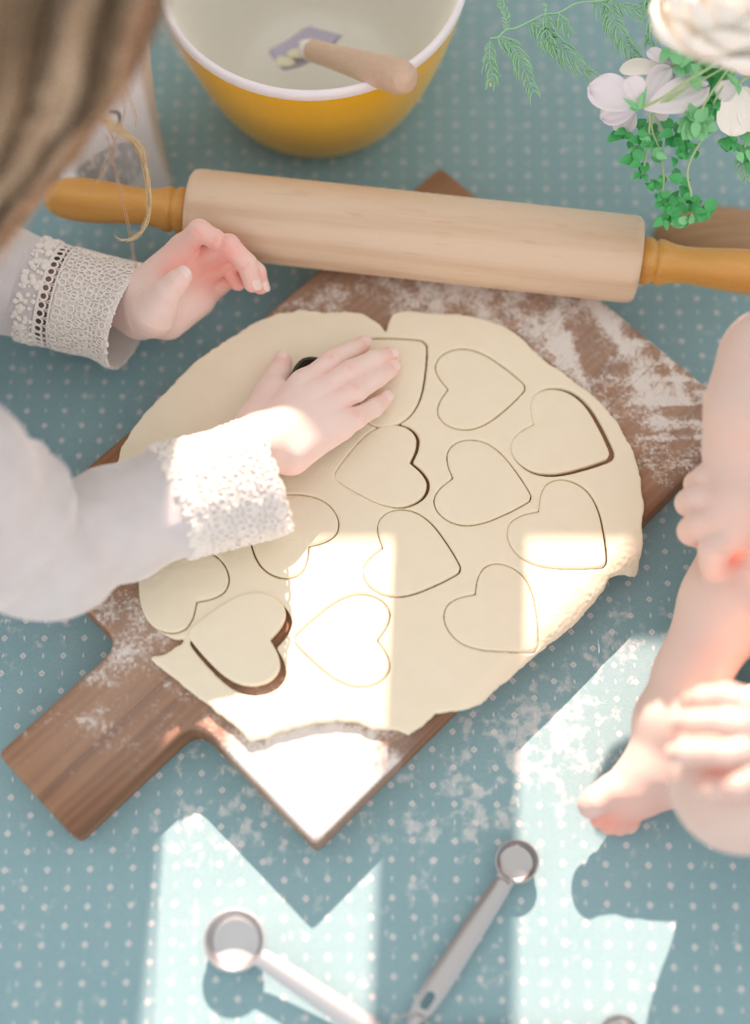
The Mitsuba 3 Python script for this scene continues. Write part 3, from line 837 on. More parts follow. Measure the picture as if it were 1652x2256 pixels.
# left hand, thumb side up, palm towards the viewer, fingers curling
lw = at(295, 670, 0.064)
L_el = at(20, 618, 0.064)
lm = [at(402, 546, 0.0920), at(428, 577, 0.0780), at(453, 603, 0.0640), at(474, 630, 0.0500)]
lf = [[(lm[0], .0090), (at(439, 508, 0.1090), .0084), (at(474, 527, 0.1050), .0072), (at(493, 550, 0.0990), .0061)],
      [(lm[1], .0086), (at(503, 541, 0.1010), .0086), (at(543, 581, 0.0900), .0078), (at(556, 625, 0.0800), .0068)],
      [(lm[2], .0082), (at(526, 568, 0.0880), .0082), (at(564, 600, 0.0770), .0074), (at(574, 630, 0.0700), .0065)],
      [(lm[3], .0076), (at(517, 612, 0.0600), .0068), (at(524, 622, 0.0680), .0060), (at(507, 600, 0.0770), .0054)]]
lt = [(at(338, 690, 0.086), .0170), (at(366, 645, 0.103), .0104), (at(388, 622, 0.109), .0088), (at(403, 608, 0.110), .0070)]
lp = [(at(305, 645, 0.076), lm[0], .0150, .0100), (at(308, 662, 0.070), lm[1], .0150, .0098), (at(305, 690, 0.060), lm[2], .0150, .0095), (at(310, 705, 0.055), lm[3], .0150, .0088),
      (at(330, 690, 0.076), at(350, 665, 0.092), .0190, .0140), (at(372, 712, 0.054), at(440, 665, 0.050), .0130, .0110), (L_el, lw, .020, .0185)]
pn = np.array([0.05, -0.70, 0.72])
lcr = [([at(391, 570, .0) * 0 + lm[0] * .6 + lp[0][0] * .4 + pn * .0105, lm[1] * .72 + lp[1][0] * .28 + pn * .0100, lm[2] * .85 + lp[2][0] * .15 + pn * .009], 0.0010, 0.0024),
       ([lm[0] * .5 + lf[0][1][0] * .5 + pn * .008 - [0, 0, .001], lm[1] * .72 + lf[1][1][0] * .28 + pn * .008, lm[2] * .72 + lf[2][1][0] * .28 + pn * .0078], 0.0010, 0.0024),
       ([at(385, 715, 0.074), at(392, 690, 0.082), at(396, 662, 0.088)], 0.0008, 0.004),
       ([at(283, 705, 0.086), at(292, 727, 0.078), at(302, 742, 0.068)], 0.0007, 0.003)]
hl = body_mesh(lp, lf + [lt], 0.0011, 0.010, 0.0055, lcr[2:])
sp = [(f[-1][0], 0.012, 0.55) for f in lf] + [(f[1][0] + pn * .006, 0.012, 0.40) for f in lf] + [(m + pn * .008, 0.016, 0.30) for m in lm] + [(lt[-1][0], 0.010, 0.3), (at(378, 594, 0.092), 0.012, 0.55), (at(500, 590, 0.078), 0.016, 0.5), (at(452, 565, 0.085), 0.02, 0.35)]
for pts_, _, _ in lcr[:2]:
    sp += crease(pts_, 0.0026, 0.16)
sp += crease([lm[0] * .25 + lp[0][0] * .75 + pn * .0135, lm[1] * .35 + lp[1][0] * .65 + pn * .0135, lm[2] * .3 + lp[2][0] * .7 + pn * .014], 0.0026, 0.14)
for f in lf[:3]:
    for q in (1, 2):
        e_ = f[q][0]; w_ = unit(np.cross(f[q][0] - f[q - 1][0], pn))
        sp += crease([e_ + pn * f[q][1] * .9 - w_ * .004, e_ + pn * f[q][1] - [0, 0, 0], e_ + pn * f[q][1] * .9 + w_ * .004], 0.0018, 0.16, 8)
parts_m.append(hl); parts_c.append(skin_colors(hl, SKIN, RED, sp, 2))
# head, neck, trunk, upper arms and legs
HC = at(-48, -80, 0.42)
SR, SL, NK = np.array([-0.375, 0.375, 0.275]), np.array([-0.38, 0.60, 0.265]), np.array([-0.345, 0.487, 0.305])
HIP = np.array([-0.57, 0.487, -0.10])
fw = unit(np.array([0.62, 0.10, -0.78]))       # the way the face looks
hu = unit(np.cross(np.cross(fw, [0, 0, 1.0]), fw)); hs = np.cross(fw, hu)
trunk = [(HC - fw * .012 + hu * .012, HC + fw * .012 + hu * .005, .084, .082), (HC - hu * .035 + fw * .03, HC - hu * .062 + fw * .052, .058, .032), (NK, HC - hu * .05 - fw * .02, .040, .036),
         (SR, SL, .046, .046), (NK - [.01, 0, .05], NK * .5 + HIP * .5, .075, .078), (NK * .5 + HIP * .5, HIP, .080, .085), (SR, R_el - [0, 0, .022], .034, .024), (SL, at(-150, 575, 0.10), .034, .026), (at(-150, 575, 0.10), L_el, .026, .020)]
for s in (-1, 1):
    hp_, kn, an = HIP + [0, s * .048, -.03], HIP + [0.03, s * .05, -.33], HIP + [-0.01, s * .05, -.60]
    trunk += [(hp_, kn, .058, .040), (kn, an, .038, .024), (an - [0.01, 0, .03], an + [0.10, s * .01, -.040], .024, .016)]
    eye = HC + fw * .078 + hs * s * .030 - hu * .004
    trunk.append((HC + hs * s * .080 - hu * .012, HC + hs * s * .084 - hu * .030, .012, .009))
nose = [(HC + fw * .082 - hu * .006, .007), (HC + fw * .097 - hu * .026, .0085)]
mouth = [(HC + fw * .083 - hu * .047 + hs * .016, .0055), (HC + fw * .089 - hu * .046, .0065), (HC + fw * .083 - hu * .047 - hs * .016, .0055)]
ec = [([HC + fw * .084 + hs * s * .036 - hu * .004, HC + fw * .088 + hs * s * .022 - hu * .004], .008, .010) for s in (-1, 1)]
tr = body_mesh(trunk, [nose, mouth], 0.0042, 0.030, 0.008, ec)
parts_m.append(tr); parts_c.append(skin_colors(tr, SKIN, RED, [(HC + fw * .08 + hs * s * .045 - hu * .03, .03, .3) for s in (-1, 1)] + [(HC + fw * .088 - hu * .046, .014, .6)], 3))
add(CHILD + '__body', cat(parts_m), 'm_skin', smooth=True, color=np.vstack(parts_c))
plain('m_eye', (0.85, 0.84, 0.82), 0.2); plain('m_iris', (0.10, 0.16, 0.20), 0.2)
for s in (-1, 1):
    e = trimesh.creation.icosphere(2, 0.0105); e.apply_translation(HC + fw * .0755 + hs * s * .029 - hu * .004); add(CHILD + '__eye', e, 'm_eye', smooth=True)
    e = trimesh.creation.icosphere(2, 0.0058); e.apply_translation(HC + fw * .0806 + hs * s * .029 - hu * .004); add(CHILD + '__eye__iris', e, 'm_iris', smooth=True)
for f in fing:
    nail(CHILD, f[3][0], f[2][0], up, f[3][1])
nail(CHILD, thumb[3][0], thumb[2][0], np.array([-0.35, -0.3, 1.0]), thumb[3][1], 1.1)
for f, u_ in ((lf[0], np.array([0.75, 0.1, 0.65])), (lf[1], np.array([0.75, -0.25, 0.6])), (lf[2], np.array([0.9, -0.1, 0.45]))):
    nail(CHILD, f[3][0], f[2][0], u_, f[3][1])
nail(CHILD, lt[3][0], lt[2][0], np.array([0.1, -0.15, 1.0]), lt[3][1], 1.15)

# ---------------- sleeves with lace cuffs


def sleeve_color(p, n, uv):
    return mix((0.57, 0.555, 0.56), (0.65, 0.635, 0.64), fbm(p.x * 90, p.y * 90, p.z * 90, 3))


scene['m_sleeve'] = {'type': 'twosided', 'bsdf': {'type': 'principled', 'base_color': proc(sleeve_color), 'roughness': 0.9, 'specular': 0.1, 'sheen': 0.3}}
plain('m_cuff', (0.77, 0.745, 0.71), 0.9, 0.1)
plain('m_lace', (0.80, 0.775, 0.735), 0.85, 0.15, sheen=0.2)


class Sleeve:
    def __init__(self, path, squash, folds, seed, up=(0, 0, 1.0), n=160, m=112):
        p = smooth_path(path, n)
        d = np.r_[0, np.cumsum(np.linalg.norm(np.diff(p[:, :3], axis=0), axis=1))]
        self.L = d[-1]
        s = np.linspace(0, self.L, n)
        p = np.stack([np.interp(s, d, p[:, k]) for k in range(4)], -1)
        self.s, self.p = s, p
        t, a, b = frames(p[:, :3], up)
        w = np.linspace(0, 2 * PI, m + 1)
        self.w = w
        c = np.stack([np.repeat(s[:, None], m + 1, 1) * 1.0, np.broadcast_to(np.cos(w), (n, m + 1)) * 0.04, np.broadcast_to(np.sin(w), (n, m + 1)) * 0.04], -1)
        fold = (meshkit.fbm(c * np.array([30, 34, 34]), 3, seed) - 0.5) * 2
        ring = np.sin(s * 120 + 3 * meshkit.noise(np.c_[s * 14, 0 * s, 0 * s], seed))[:, None] * (0.4 + 0.6 * (meshkit.noise(c * 40, seed + 5)))
        amp = folds(s)[:, None]
        r = p[:, 3:4] * (1 + amp * (0.62 * fold + 0.3 * ring))
        r[:, -1] = r[:, 0]
        z = np.cos(w) * squash
        self.G = p[:, None, :3] + r[..., None] * (z[None, :, None] * a[:, None] + np.sin(w)[None, :, None] * b[:, None])
        self.r = p[:, 3]

    def point(self, s, w):
        """Points and outward normals at arc length s (from the cuff's end) and angle w."""
        i = np.clip(np.interp(s, self.s, np.arange(len(self.s))), 0, len(self.s) - 1.001)
        j = (np.asarray(w) % (2 * PI)) / (2 * PI) * (len(self.w) - 1)
        i, j = np.broadcast_arrays(i, j)
        i0, j0 = i.astype(int), np.minimum(j.astype(int), len(self.w) - 2)
        fi, fj = (i - i0)[..., None], (j - j0)[..., None]
        G = self.G
        P = G[i0, j0] * (1 - fi) * (1 - fj) + G[i0 + 1, j0] * fi * (1 - fj) + G[i0, j0 + 1] * (1 - fi) * fj + G[i0 + 1, j0 + 1] * fi * fj
        du = G[np.minimum(i0 + 3, len(self.s) - 1), j0] - G[np.maximum(i0 - 3, 0), j0]
        dv = G[i0, (j0 + 3) % (len(self.w) - 1)] - G[i0, (j0 - 3) % (len(self.w) - 1)]
        return P, -unit(np.cross(du, dv)), unit(du)

    def mesh(self, s0, s1, thick=0.0012):
        i = np.where((self.s >= s0 - 1e-9) & (self.s <= s1 + 1e-9))[0]
        o = self.G[i][:, :-1]
        n, m = o.shape[:2]
        c = self.p[i][:, None, :3]
        inn = o + unit(c - o) * thick
        loop = np.concatenate([o, inn[::-1]], 0)
        K = 2 * n
        a, b = np.meshgrid(np.arange(K), np.arange(m), indexing='ij')
        f = np.stack([a * m + b, a * m + (b + 1) % m, ((a + 1) % K) * m + (b + 1) % m, ((a + 1) % K) * m + b], -1).reshape(-1, 4)
        me = trimesh.Trimesh(loop.reshape(-1, 3), quads(f), process=False)
        return me


_tor = trimesh.creation.torus(1.0, 0.30, 10, 6)


def rings_on(sl, rows, jit=0.0, seed=0, thick=1.0):
    """Crochet rings: rows of (s, ring radius, count, lift, phase)."""
    g = np.random.default_rng(seed)
    out = []
    for s, r, cnt, lift, ph in rows:
        for k in range(cnt):
            w = (k + ph + g.uniform(-.5, .5) * jit) * 2 * PI / cnt
            P, N, U = sl.point(s + g.uniform(-1, 1) * jit * r * .5, w)
            V = np.cross(N, U)
            v = _tor.vertices
            rr = r * g.uniform(1 - .12 * jit, 1 + .12 * jit)
            out.append((P + N * lift + rr * (v[:, :1] * U + v[:, 1:2] * V + v[:, 2:] * thick * N), _tor.faces))
    return out


def threads_on(sl, lines, r):
    return [tube(np.array([sl.point(s, w)[0] + sl.point(s, w)[1] * .0004 for s, w in ln]), r, 5) for ln in lines]


def knots_on(sl, n, s0, s1, r, seed, w0=0, w1=2 * PI, lift=0.0):
    g = np.random.default_rng(seed)
    ico = trimesh.creation.icosphere(1, 1.0)
    out = []
    for _ in range(n):
        P, N, U = sl.point(g.uniform(s0, s1), g.uniform(w0, w1))
        out.append((P + N * lift + ico.vertices * r * g.uniform(.6, 1.3) * np.array([1, 1, .8]), ico.faces))
    return out


# right sleeve
rpath = [(*at(592, 1046, 0.0865), 0.0440), (*at(500, 1076, 0.0870), 0.0430), (*at(410, 1098, 0.0885), 0.0415), (*at(330, 1125, 0.093), 0.0400), (*at(225, 1165, 0.102), 0.0430), (*at(110, 1205, 0.118), 0.0480),
         (*at(10, 1165, 0.150), 0.0560), (*at(-120, 1070, 0.205), 0.0580), (*(SR + [0.01, 0, 0]), 0.064)]
slR = Sleeve(rpath, 0.86, lambda s: np.interp(s, [0, .03, .08, .2], [0.06, 0.03, 0.09, 0.26]), 11)
kR = add(CHILD + '__sleeve', slR.mesh(0, slR.L), 'm_sleeve', 'loose white sleeve reaching over the board', smooth=True)
rows = []
for q, s in enumerate(np.arange(0.004, 0.066, 0.0068)):
    rows.append((s, 0.0027 if q % 3 else 0.0032, 52 if q % 3 else 44, 0.0006, 0.5 * (q % 2)))
rows.append((-0.0, 0.0034, 46, 0.0, 0.0))
L1 = rings_on(slR, rows, 0.9, 1, 0.9) + knots_on(slR, 700, 0.0, 0.07, 0.0013, 2, lift=0.0008) + knots_on(slR, 150, 0.066, 0.074, 0.0024, 3, lift=0.0006)
add(kR + '__lace', cat(L1), 'm_lace', 'sunlit white lace cuff', kind='stuff', smooth=True)
# left sleeve
lpath = [(*at(291, 700, 0.0530), 0.0425), (*at(235, 680, 0.0530), 0.0400), (*at(170, 664, 0.0545), 0.0402), (*at(100, 645, 0.0570), 0.0405), (*at(20, 620, 0.063), 0.0425), (*at(-80, 590, 0.085), 0.046), (*at(-190, 560, 0.125), 0.050), (*(SL + [0.01, 0, 0]), 0.062)]
slL = Sleeve(lpath, 0.92, lambda s: np.interp(s, [0, .03, .08, .2], [0.035, 0.02, 0.05, 0.14]), 23)
GAP0, GAP1 = 0.0555, 0.0675
kL = add(CHILD + '__sleeve', slL.mesh(GAP1, slL.L), 'm_sleeve', 'white sleeve with an openwork lace band above the cuff', smooth=True)
add(kL + '__cuff', slL.mesh(0, GAP0), 'm_cuff', 'crocheted cuff', smooth=True)
rows = []
for q, s in enumerate(np.arange(0.006, GAP0, 0.0056)):
    rows.append((s, 0.0024 if q % 2 else 0.0028, 52 if q % 2 else 44, 0.0009, 0.5 * (q % 2)))
L2 = rings_on(slL, rows, 0.8, 5, 0.8)
L2 += rings_on(slL, [(0.0628, 0.0031, 38, 0.0002, 0.0)], 0.1, 6, 0.9)                       # the open row
n38 = 38
L2 += threads_on(slL, [[(GAP0, (k + .5) * 2 * PI / n38 - .035), (0.0600, (k + .5) * 2 * PI / n38), (GAP0, (k + .5) * 2 * PI / n38 + .035)] for k in range(n38)], 0.0006)
L2 += threads_on(slL, [[(s, w) for w in np.linspace(0, 2 * PI, 80)] for s in (GAP0, GAP1, GAP1 - .0008)], 0.0010)
L2 += knots_on(slL, 420, GAP1 + 0.001, GAP1 + 0.015, 0.0021, 8, lift=0.0006) + knots_on(slL, 160, 0.0, 0.004, 0.0014, 9)
add(kL + '__lace', cat(L2), 'm_lace', 'openwork ring lace', kind='stuff', smooth=True)
# dress
dr_ = [(SR, SL, .056, .056), (NK - [.01, 0, .05], NK * .5 + HIP * .5, .088, .095), (NK * .5 + HIP * .5, HIP, .095, .125), (HIP, HIP - [0, 0, .30], .12, .17)]
add(CHILD + '__dress', body_mesh(dr_, [], 0.006, 0.04), 'm_sleeve', 'white dress', smooth=True)

# ---------------- the baby on the right
BABY = thing('person', 'baby sitting cross-legged on the table at the right, hands on shin and knee', 'person')
b_el, b_wr = at(1705, 800, 0.150), at(1648, 1015, 0.118)
b_hc = at(1625, 1110, 0.112)
kn1, an1 = at(1725, 1120, 0.070), at(1474, 1588, 0.050)
mid1 = at(1605, 1330, 0.066)
kn2 = at(1635, 1718, 0.112)
HB, CB, HDB = np.array([0.490, 0.285, 0.100]), np.array([0.465, 0.285, 0.245]), np.array([0.445, 0.285, 0.40])
s1, s2 = np.array([0.445, 0.375, 0.255]), np.array([0.445, 0.195, 0.255])
el2 = np.array([0.385, 0.165, 0.215])
h2 = at(1745, 1575, 0.190)
bm = [(HB, CB, .085, .075), (s1, s2, .040, .040), (CB + [0, 0, .06], HDB, .035, .04), (HDB - [.01, 0, 0], HDB + [.02, 0, .01], .074, .076), (HDB - [.045, 0, .03], HDB - [.05, 0, .045], .045, .035),
      (s1, b_el, .036, .036), (b_el, at(1675, 900, .140), .037, .0365), (at(1675, 900, .140), at(1655, 985, .122), .0360, .0335), (at(1652, 1005, .119), b_hc, .0270, .0235), (b_hc, at(1622, 1160, .108), .0235, .0185),
      (HB + [-.02, .05, -.005], kn1, .062, .046), (kn1, mid1, .045, .0335), (mid1, at(1520, 1490, .056), .0325, .0250), (at(1520, 1490, .056), an1, .0235, .0215),
      (an1, at(1480, 1700, 0.034), .0225, .0225), (an1, at(1424, 1692, 0.040), .0200, .0150), (at(1480, 1700, 0.034), at(1400, 1750, 0.030), .0220, .0165), (at(1424, 1692, 0.040), at(1350, 1750, 0.034), .0150, .0112), (at(1400, 1750, 0.029), at(1368, 1775, 0.026), .0150, .0100),
      (HB + [-.02, -.05, 0], kn2, .064, .0455), (kn2, at(1690, 1640, .06), .044, .040), (at(1690, 1640, .06), np.array([0.36, 0.30, 0.035]), .038, .026),
      (s2, el2, .036, .034), (el2, h2, .032, .026), (h2, at(1685, 1610, 0.184), .022, .0135)]
bfw = unit(np.array([-0.93, 0.0, -0.36])); bup = unit(np.cross(np.cross(bfw, [0, 0, 1.0]), bfw)); bsd = np.cross(bfw, bup)
for s in (-1, 1):
    bm.append((HDB + bsd * s * .070 - bup * .012, HDB + bsd * s * .076 - bup * .026, .013, .009))
bf = [[(HDB + bfw * .070 - bup * .012, .008), (HDB + bfw * .083 - bup * .022, .0085)],
      [(HDB + bfw * .066 - bup * .044 + bsd * .013, .006), (HDB + bfw * .073 - bup * .043, .0065), (HDB + bfw * .066 - bup * .044 - bsd * .013, .006)],
      # hand on the shin: four curled fingers and the thumb
    [(at(1602, 1058, .118), .0112), (at(1553, 1054, .114), .0096), (at(1535, 1066, .100), .0090), (at(1556, 1084, .088), .0078)],
    [(at(1595, 1098, .116), .0114), (at(1537, 1097, .112), .0104), (at(1518, 1108, .098), .0098), (at(1540, 1126, .086), .0082)],
    [(at(1597, 1145, .114), .0114), (at(1541, 1155, .110), .0106), (at(1524, 1170, .097), .0100), (at(1548, 1186, .086), .0084)],
    [(at(1612, 1180, .112), .0110), (at(1572, 1210, .108), .0106), (at(1572, 1242, .100), .0098), (at(1590, 1258, .092), .0084)],
    [(at(1665, 1140, .108), .0120), (at(1682, 1205, .102), .0105), (at(1652, 1258, .096), .0092), (at(1620, 1276, .090), .0080)],
    # hand on the knee
    [(at(1690, 1560, .184), .0090), (at(1605, 1536, .183), .0080), (at(1550, 1540, .172), .0074), (at(1522, 1545, .162), .0060)],
    [(at(1690, 1600, .185), .0090), (at(1595, 1592, .183), .0082), (at(1525, 1592, .168), .0076), (at(1494, 1595, .157), .0062)],
    [(at(1695, 1640, .184), .0090), (at(1595, 1660, .181), .0083), (at(1515, 1660, .166), .0077), (at(1484, 1660, .154), .0062)],
    [(at(1700, 1690, .182), .0088), (at(1625, 1730, .176), .0081), (at(1568, 1738, .166), .0075), (at(1538, 1738, .156), .0060)],
    # toes
    [(at(1345, 1742, 0.038), .0110), (at(1312, 1766, 0.036), .0100), (at(1302, 1774, 0.034), .0096)],
    [(at(1362, 1765, 0.028), .0090), (at(1325, 1800, 0.023), .0074), (at(1321, 1804, 0.021), .0070)],
    [(at(1372, 1772, 0.025), .0086), (at(1345, 1814, 0.019), .0070), (at(1341, 1818, 0.016), .0067)],
    [(at(1385, 1778, 0.023), .0082), (at(1366, 1818, 0.016), .0066), (at(1363, 1821, 0.014), .0063)],
    [(at(1400, 1780, 0.021), .0080), (at(1386, 1816, 0.013), .0063), (at(1383, 1818, 0.012), .0060)]]
bb = body_mesh(bm, bf, 0.0020, 0.011, 0.0042)
sp = [(at(1628, 1215, .098), .011, 1.0), (at(1610, 1262, .09), .012, .6), (at(1600, 1230, .095), .012, .6)] + [(at(x, y, z), r, s) for x, y, z, r, s in ((1320, 1800, .02, .018, .9), (1390, 1765, .022, .022, .7), (1440, 1755, .024, .018, .7), (1530, 1622, .16, .010, .8), (1590, 1705, .165, .013, .9), (1500, 1630, .15, .008, .7), (1560, 1560, .17, .008, .5), (1530, 1160, .1, .016, .22), (1565, 1080, .11, .012, .18), (1570, 1566, .165, .008, .3))]
add(BABY + '__body', bb, 'm_skin', smooth=True, color=skin_colors(bb, (0.66, 0.545, 0.49), (0.78, 0.33, 0.26), sp, 5))
rm = [(HB, CB + [0, 0, .02], .094, .085), (s1, s2, .048, .048), (HB + [-.01, .04, 0], HB + [-.05, .06, 0], .078, .074), (HB + [-.01, -.04, 0], HB + [-.05, -.06, 0], .078, .074)]
for s in (-1, 1):
    e = trimesh.creation.icosphere(2, 0.0095); e.apply_translation(HDB + bfw * .0655 + bsd * s * .026 - bup * .002); add(BABY + '__eye', e, 'm_eye', smooth=True)
    e = trimesh.creation.icosphere(2, 0.0056); e.apply_translation(HDB + bfw * .0705 + bsd * s * .026 - bup * .002); add(BABY + '__eye__iris', e, 'm_iris', smooth=True)
bh = trimesh.creation.icosphere(4, 1.0)
kp = (bh.vertices @ bfw < 0.42) & (bh.vertices @ bup > -0.45)
bh.update_faces(kp[bh.faces].all(1)); bh.remove_unreferenced_vertices()
bh.vertices = HDB + [.008, 0, .006] + bh.vertices * 0.0815 + 0.0012 * (meshkit.fbm(bh.vertices * 14, 3, 2)[:, None] - .5) * bh.vertices
plain('m_babyhair', (0.50, 0.36, 0.22), 0.7, 0.2)
add(BABY + '__hair', bh, 'm_babyhair', smooth=True)
add(BABY + '__romper', body_mesh(rm, [], 0.005, 0.03), 'm_sleeve', 'white romper', smooth=True)

# ------------------------------------------------------------------ the child's hair
vc('m_hair', 0.45, 0.45)
rng = np.random.default_rng(77)


def strand_path(s, dep, g):
    """A hair from the crown, sideways position s (0 = the edge over the table, 1 = far side), depth under the surface dep."""
    e = g.normal(0, 1, 6)
    x0, x1, x2, x3, x4 = 470 - 640 * s, 345 - 520 * s, 245 - 400 * s, 135 - 330 * s, -30 - 260 * s + 18 * e[0]
    y = [-330 + 60 * s, -10 + 40 * s, 185 + 60 * s + 8 * e[3], 350 + 45 * s + 10 * e[4], 540 - 10 * s + 26 * e[1]]
    arch = math.sin(min(max(s, 0.0), 1.0) * PI * 0.62)
    z = [0.490, 0.445 + 0.055 * arch - dep, 0.385 + 0.055 * arch - dep, 0.325 + 0.050 * arch - dep * .8, 0.250 + 0.045 * arch - dep * .6]
    xs = [x0, x1 + 8 * e[2], x2 + 10 * e[2], x3 + 12 * e[5], x4]
    P = [at(a, b, c) for a, b, c in zip(xs, y, z)]
    crown = HC + hu * (0.098 - dep) - fw * 0.012 + hs * (0.012 * e[1])
    return np.array([crown, crown * .45 + P[1] * .55 + (hu + unit(P[1] - HC)) * .006] + P[1:])


hm, hc = [], []
RAMP = np.array([(0.060, 0.042, 0.024), (0.15, 0.105, 0.058), (0.30, 0.205, 0.115), (0.47, 0.34, 0.21), (0.66, 0.54, 0.40)])
for k in range(3600):
    s = rng.uniform(-0.01, 1.0)
    d0 = rng.uniform(0, 0.022)
    pts = smooth_path(strand_path(s, d0 + rng.uniform(0, 0.006), rng), 15)
    pts += rng.normal(0, 0.0012, 3)
    off = pts - HC; dist = np.linalg.norm(off, axis=1, keepdims=True)
    pts = HC + off * np.maximum(1, (0.0990 + 0.004 * rng.uniform() - 0.15 * d0) / dist)
    tt = np.linspace(0, 1, 15)
    w = 0.50 + 1.5 * (meshkit.noise(np.array([[s * 17, 0.3, 0.0]]), 21)[0] - .5) + 1.0 * (meshkit.noise(np.array([[s * 43, 5.3, 0.0]]), 4)[0] - .5) + 0.25 * rng.normal() - 0.25 * s + 0.10
    w = np.clip(w + 0.55 * (tt - 0.45), 0, 1) * 3.999
    i0 = w.astype(int); fr_ = (w - i0)[:, None]
    col = RAMP[i0] * (1 - fr_) + RAMP[i0 + 1] * fr_
    col = col * (np.array([1.12, 0.92, 0.80]) if s < 0.10 else 1.0)
    r = rng.uniform(0.0003, 0.0009) * np.interp(tt, [0, .1, .75, 1], [.7, 1, .9, .25])
    t = tube(pts, r, 4, caps=False)
    hm.append(t); hc.append(np.repeat(col, 4, axis=0))
# the cap of hair over the skull and a layer under the strands
cap = trimesh.creation.icosphere(4, 1.0)
cv = cap.vertices * np.array([0.094, 0.094, 0.094])
keep = cap.vertices @ fw < 0.30
cap.update_faces(keep[cap.faces].all(1)); cap.remove_unreferenced_vertices()
cap.vertices = cap.vertices * 0.0960 + HC + hu * 0.010 - fw * 0.004
hm.append(cap); hc.append(np.tile(RAMP[1], (len(cap.vertices), 1)))
under = np.array([smooth_path(strand_path(s, 0.040, np.random.default_rng(1)), 20) for s in np.linspace(0.05, 1.05, 24)])
uo = under - HC; under = HC + uo * np.maximum(1, 0.094 / np.linalg.norm(uo, axis=-1, keepdims=True)); us = sheet(under, 0.004); hm.append(us); hc.append(np.tile(RAMP[1], (len(us.vertices), 1)))
hk_ = add(CHILD + '__hair', cat(hm), 'm_hair', 'long straight fair brown hair falling forward', kind='stuff', smooth=True, color=np.vstack(hc))
# the lock that curls down over the rolling pin, and a few fine loose hairs
lock = [(120, 150, .400), (190, 235, .300), (255, 285, .215), (300, 318, .165), (322, 375, .130), (329, 440, .112), (322, 490, .108), (300, 520, .108), (270, 530, .110), (245, 518, .113)]
lm_, lc_ = [], []
for k in range(34):
    e = rng.normal(0, 1, (len(lock), 3)) * np.array([2.6, 2.6, 0.0012]) * np.interp(np.arange(len(lock)), [0, 4, 9], [2.2, 1.2, 0.7])[:, None]
    P = smooth_path([at(x + a, y + b, z + c) for (x, y, z), (a, b, c) in zip(lock, e)], 44)
    n = int(44 * rng.uniform(0.72, 1.0))
    t = tube(P[:n], np.linspace(0.00035, 0.00018, n), 4, caps=False)
    lm_.append(t); lc_.append(np.tile(np.array([0.72, 0.58, 0.36]) * rng.uniform(.8, 1.15), (len(t.vertices), 1)))
for a, b, c, d in [((230, 250, .25), (285, 300, .16), (325, 330, .13), (318, 372, .12)), ((255, 130, .35), (275, 190, .24), (298, 250, .17), (300, 280, .15)), ((350, 30, .4), (380, 90, .3), (405, 130, .25), (425, 160, .22)), ((235, 300, .2), (262, 400, .14), (283, 500, .11), (300, 590, .095)),
                   ((240, 280, .2), (255, 330, .15), (225, 385, .14), (190, 430, .15)), ((270, 200, .3), (276, 240, .22), (262, 290, .18), (222, 380, .16))]:
    for k in range(3):
        P = smooth_path([at(x + rng.normal(0, 3), y + rng.normal(0, 3), z) for x, y, z in (a, b, c, d)], 24)
        t = tube(P, np.linspace(0.00026, 0.00012, 24), 4, caps=False); lm_.append(t); lc_.append(np.tile((0.60, 0.40, 0.24), (len(t.vertices), 1)))
add(hk_ + '__lock', cat(lm_), 'm_hair', 'thin fair lock curling over the rolling pin handle', kind='stuff', smooth=True, color=np.vstack(lc_))

# ------------------------------------------------------------------ flour bag behind the hair
gk_q = [at(222, 516, 0.0), at(402, 414, 0.0)]
fx = unit(gk_q[1] - gk_q[0]); fy = np.array([-fx[1], fx[0], 0.0])
FW = float(np.linalg.norm(gk_q[1] - gk_q[0]))
BO = gk_q[0]
FX, FY, BO3 = [float(c) for c in fx], [float(c) for c in fy], [float(c) for c in BO]


def bag_color(p, n, uv):
    x, y = p.x - BO3[0], p.y - BO3[1]
    u = x * FX[0] + y * FX[1]
    v = x * FY[0] + y * FY[1]
    w = p.z
    paper = mix((0.80, 0.79, 0.80), (0.86, 0.85, 0.85), fbm(p.x * 60, p.y * 60, p.z * 60))
    # engraved-looking print on the front: rows of fine dark strokes and a curved letter stroke
    cu = (u - 0.032) / 0.030
    cw = (w - 0.052 + 0.10 * (u - 0.03)) / 0.026
    inside = smoothstep(1.0, 0.9, dr.sqrt(cu * cu + cw * cw))
    stroke = smoothstep(0.50, 0.62, 0.5 + 0.5 * dr.sin((w + 0.25 * u) * 2600 + 3.0 * noise(u * 160, w * 160))) * smoothstep(0.25, 0.45, noise(u * 420, w * 160, 3.0))
    ra = dr.sqrt(dr.square(u - 0.036) + dr.square(w - 0.104))
    arc = smoothstep(0.0022, 0.0012, dr.abs(ra - 0.012)) * smoothstep(-0.002, 0.002, u - 0.040)
    front = smoothstep(0.040, 0.034, v)
    ink = dr.maximum(inside * stroke * 0.85, arc * 0.8) * front
    gus = smoothstep(0.005, 0.012, v) * smoothstep(FW - 0.012, FW - 0.004, u)
    return mix(mix(paper, (0.12, 0.13, 0.13), ink), (0.56, 0.47, 0.36), gus * 0.8)


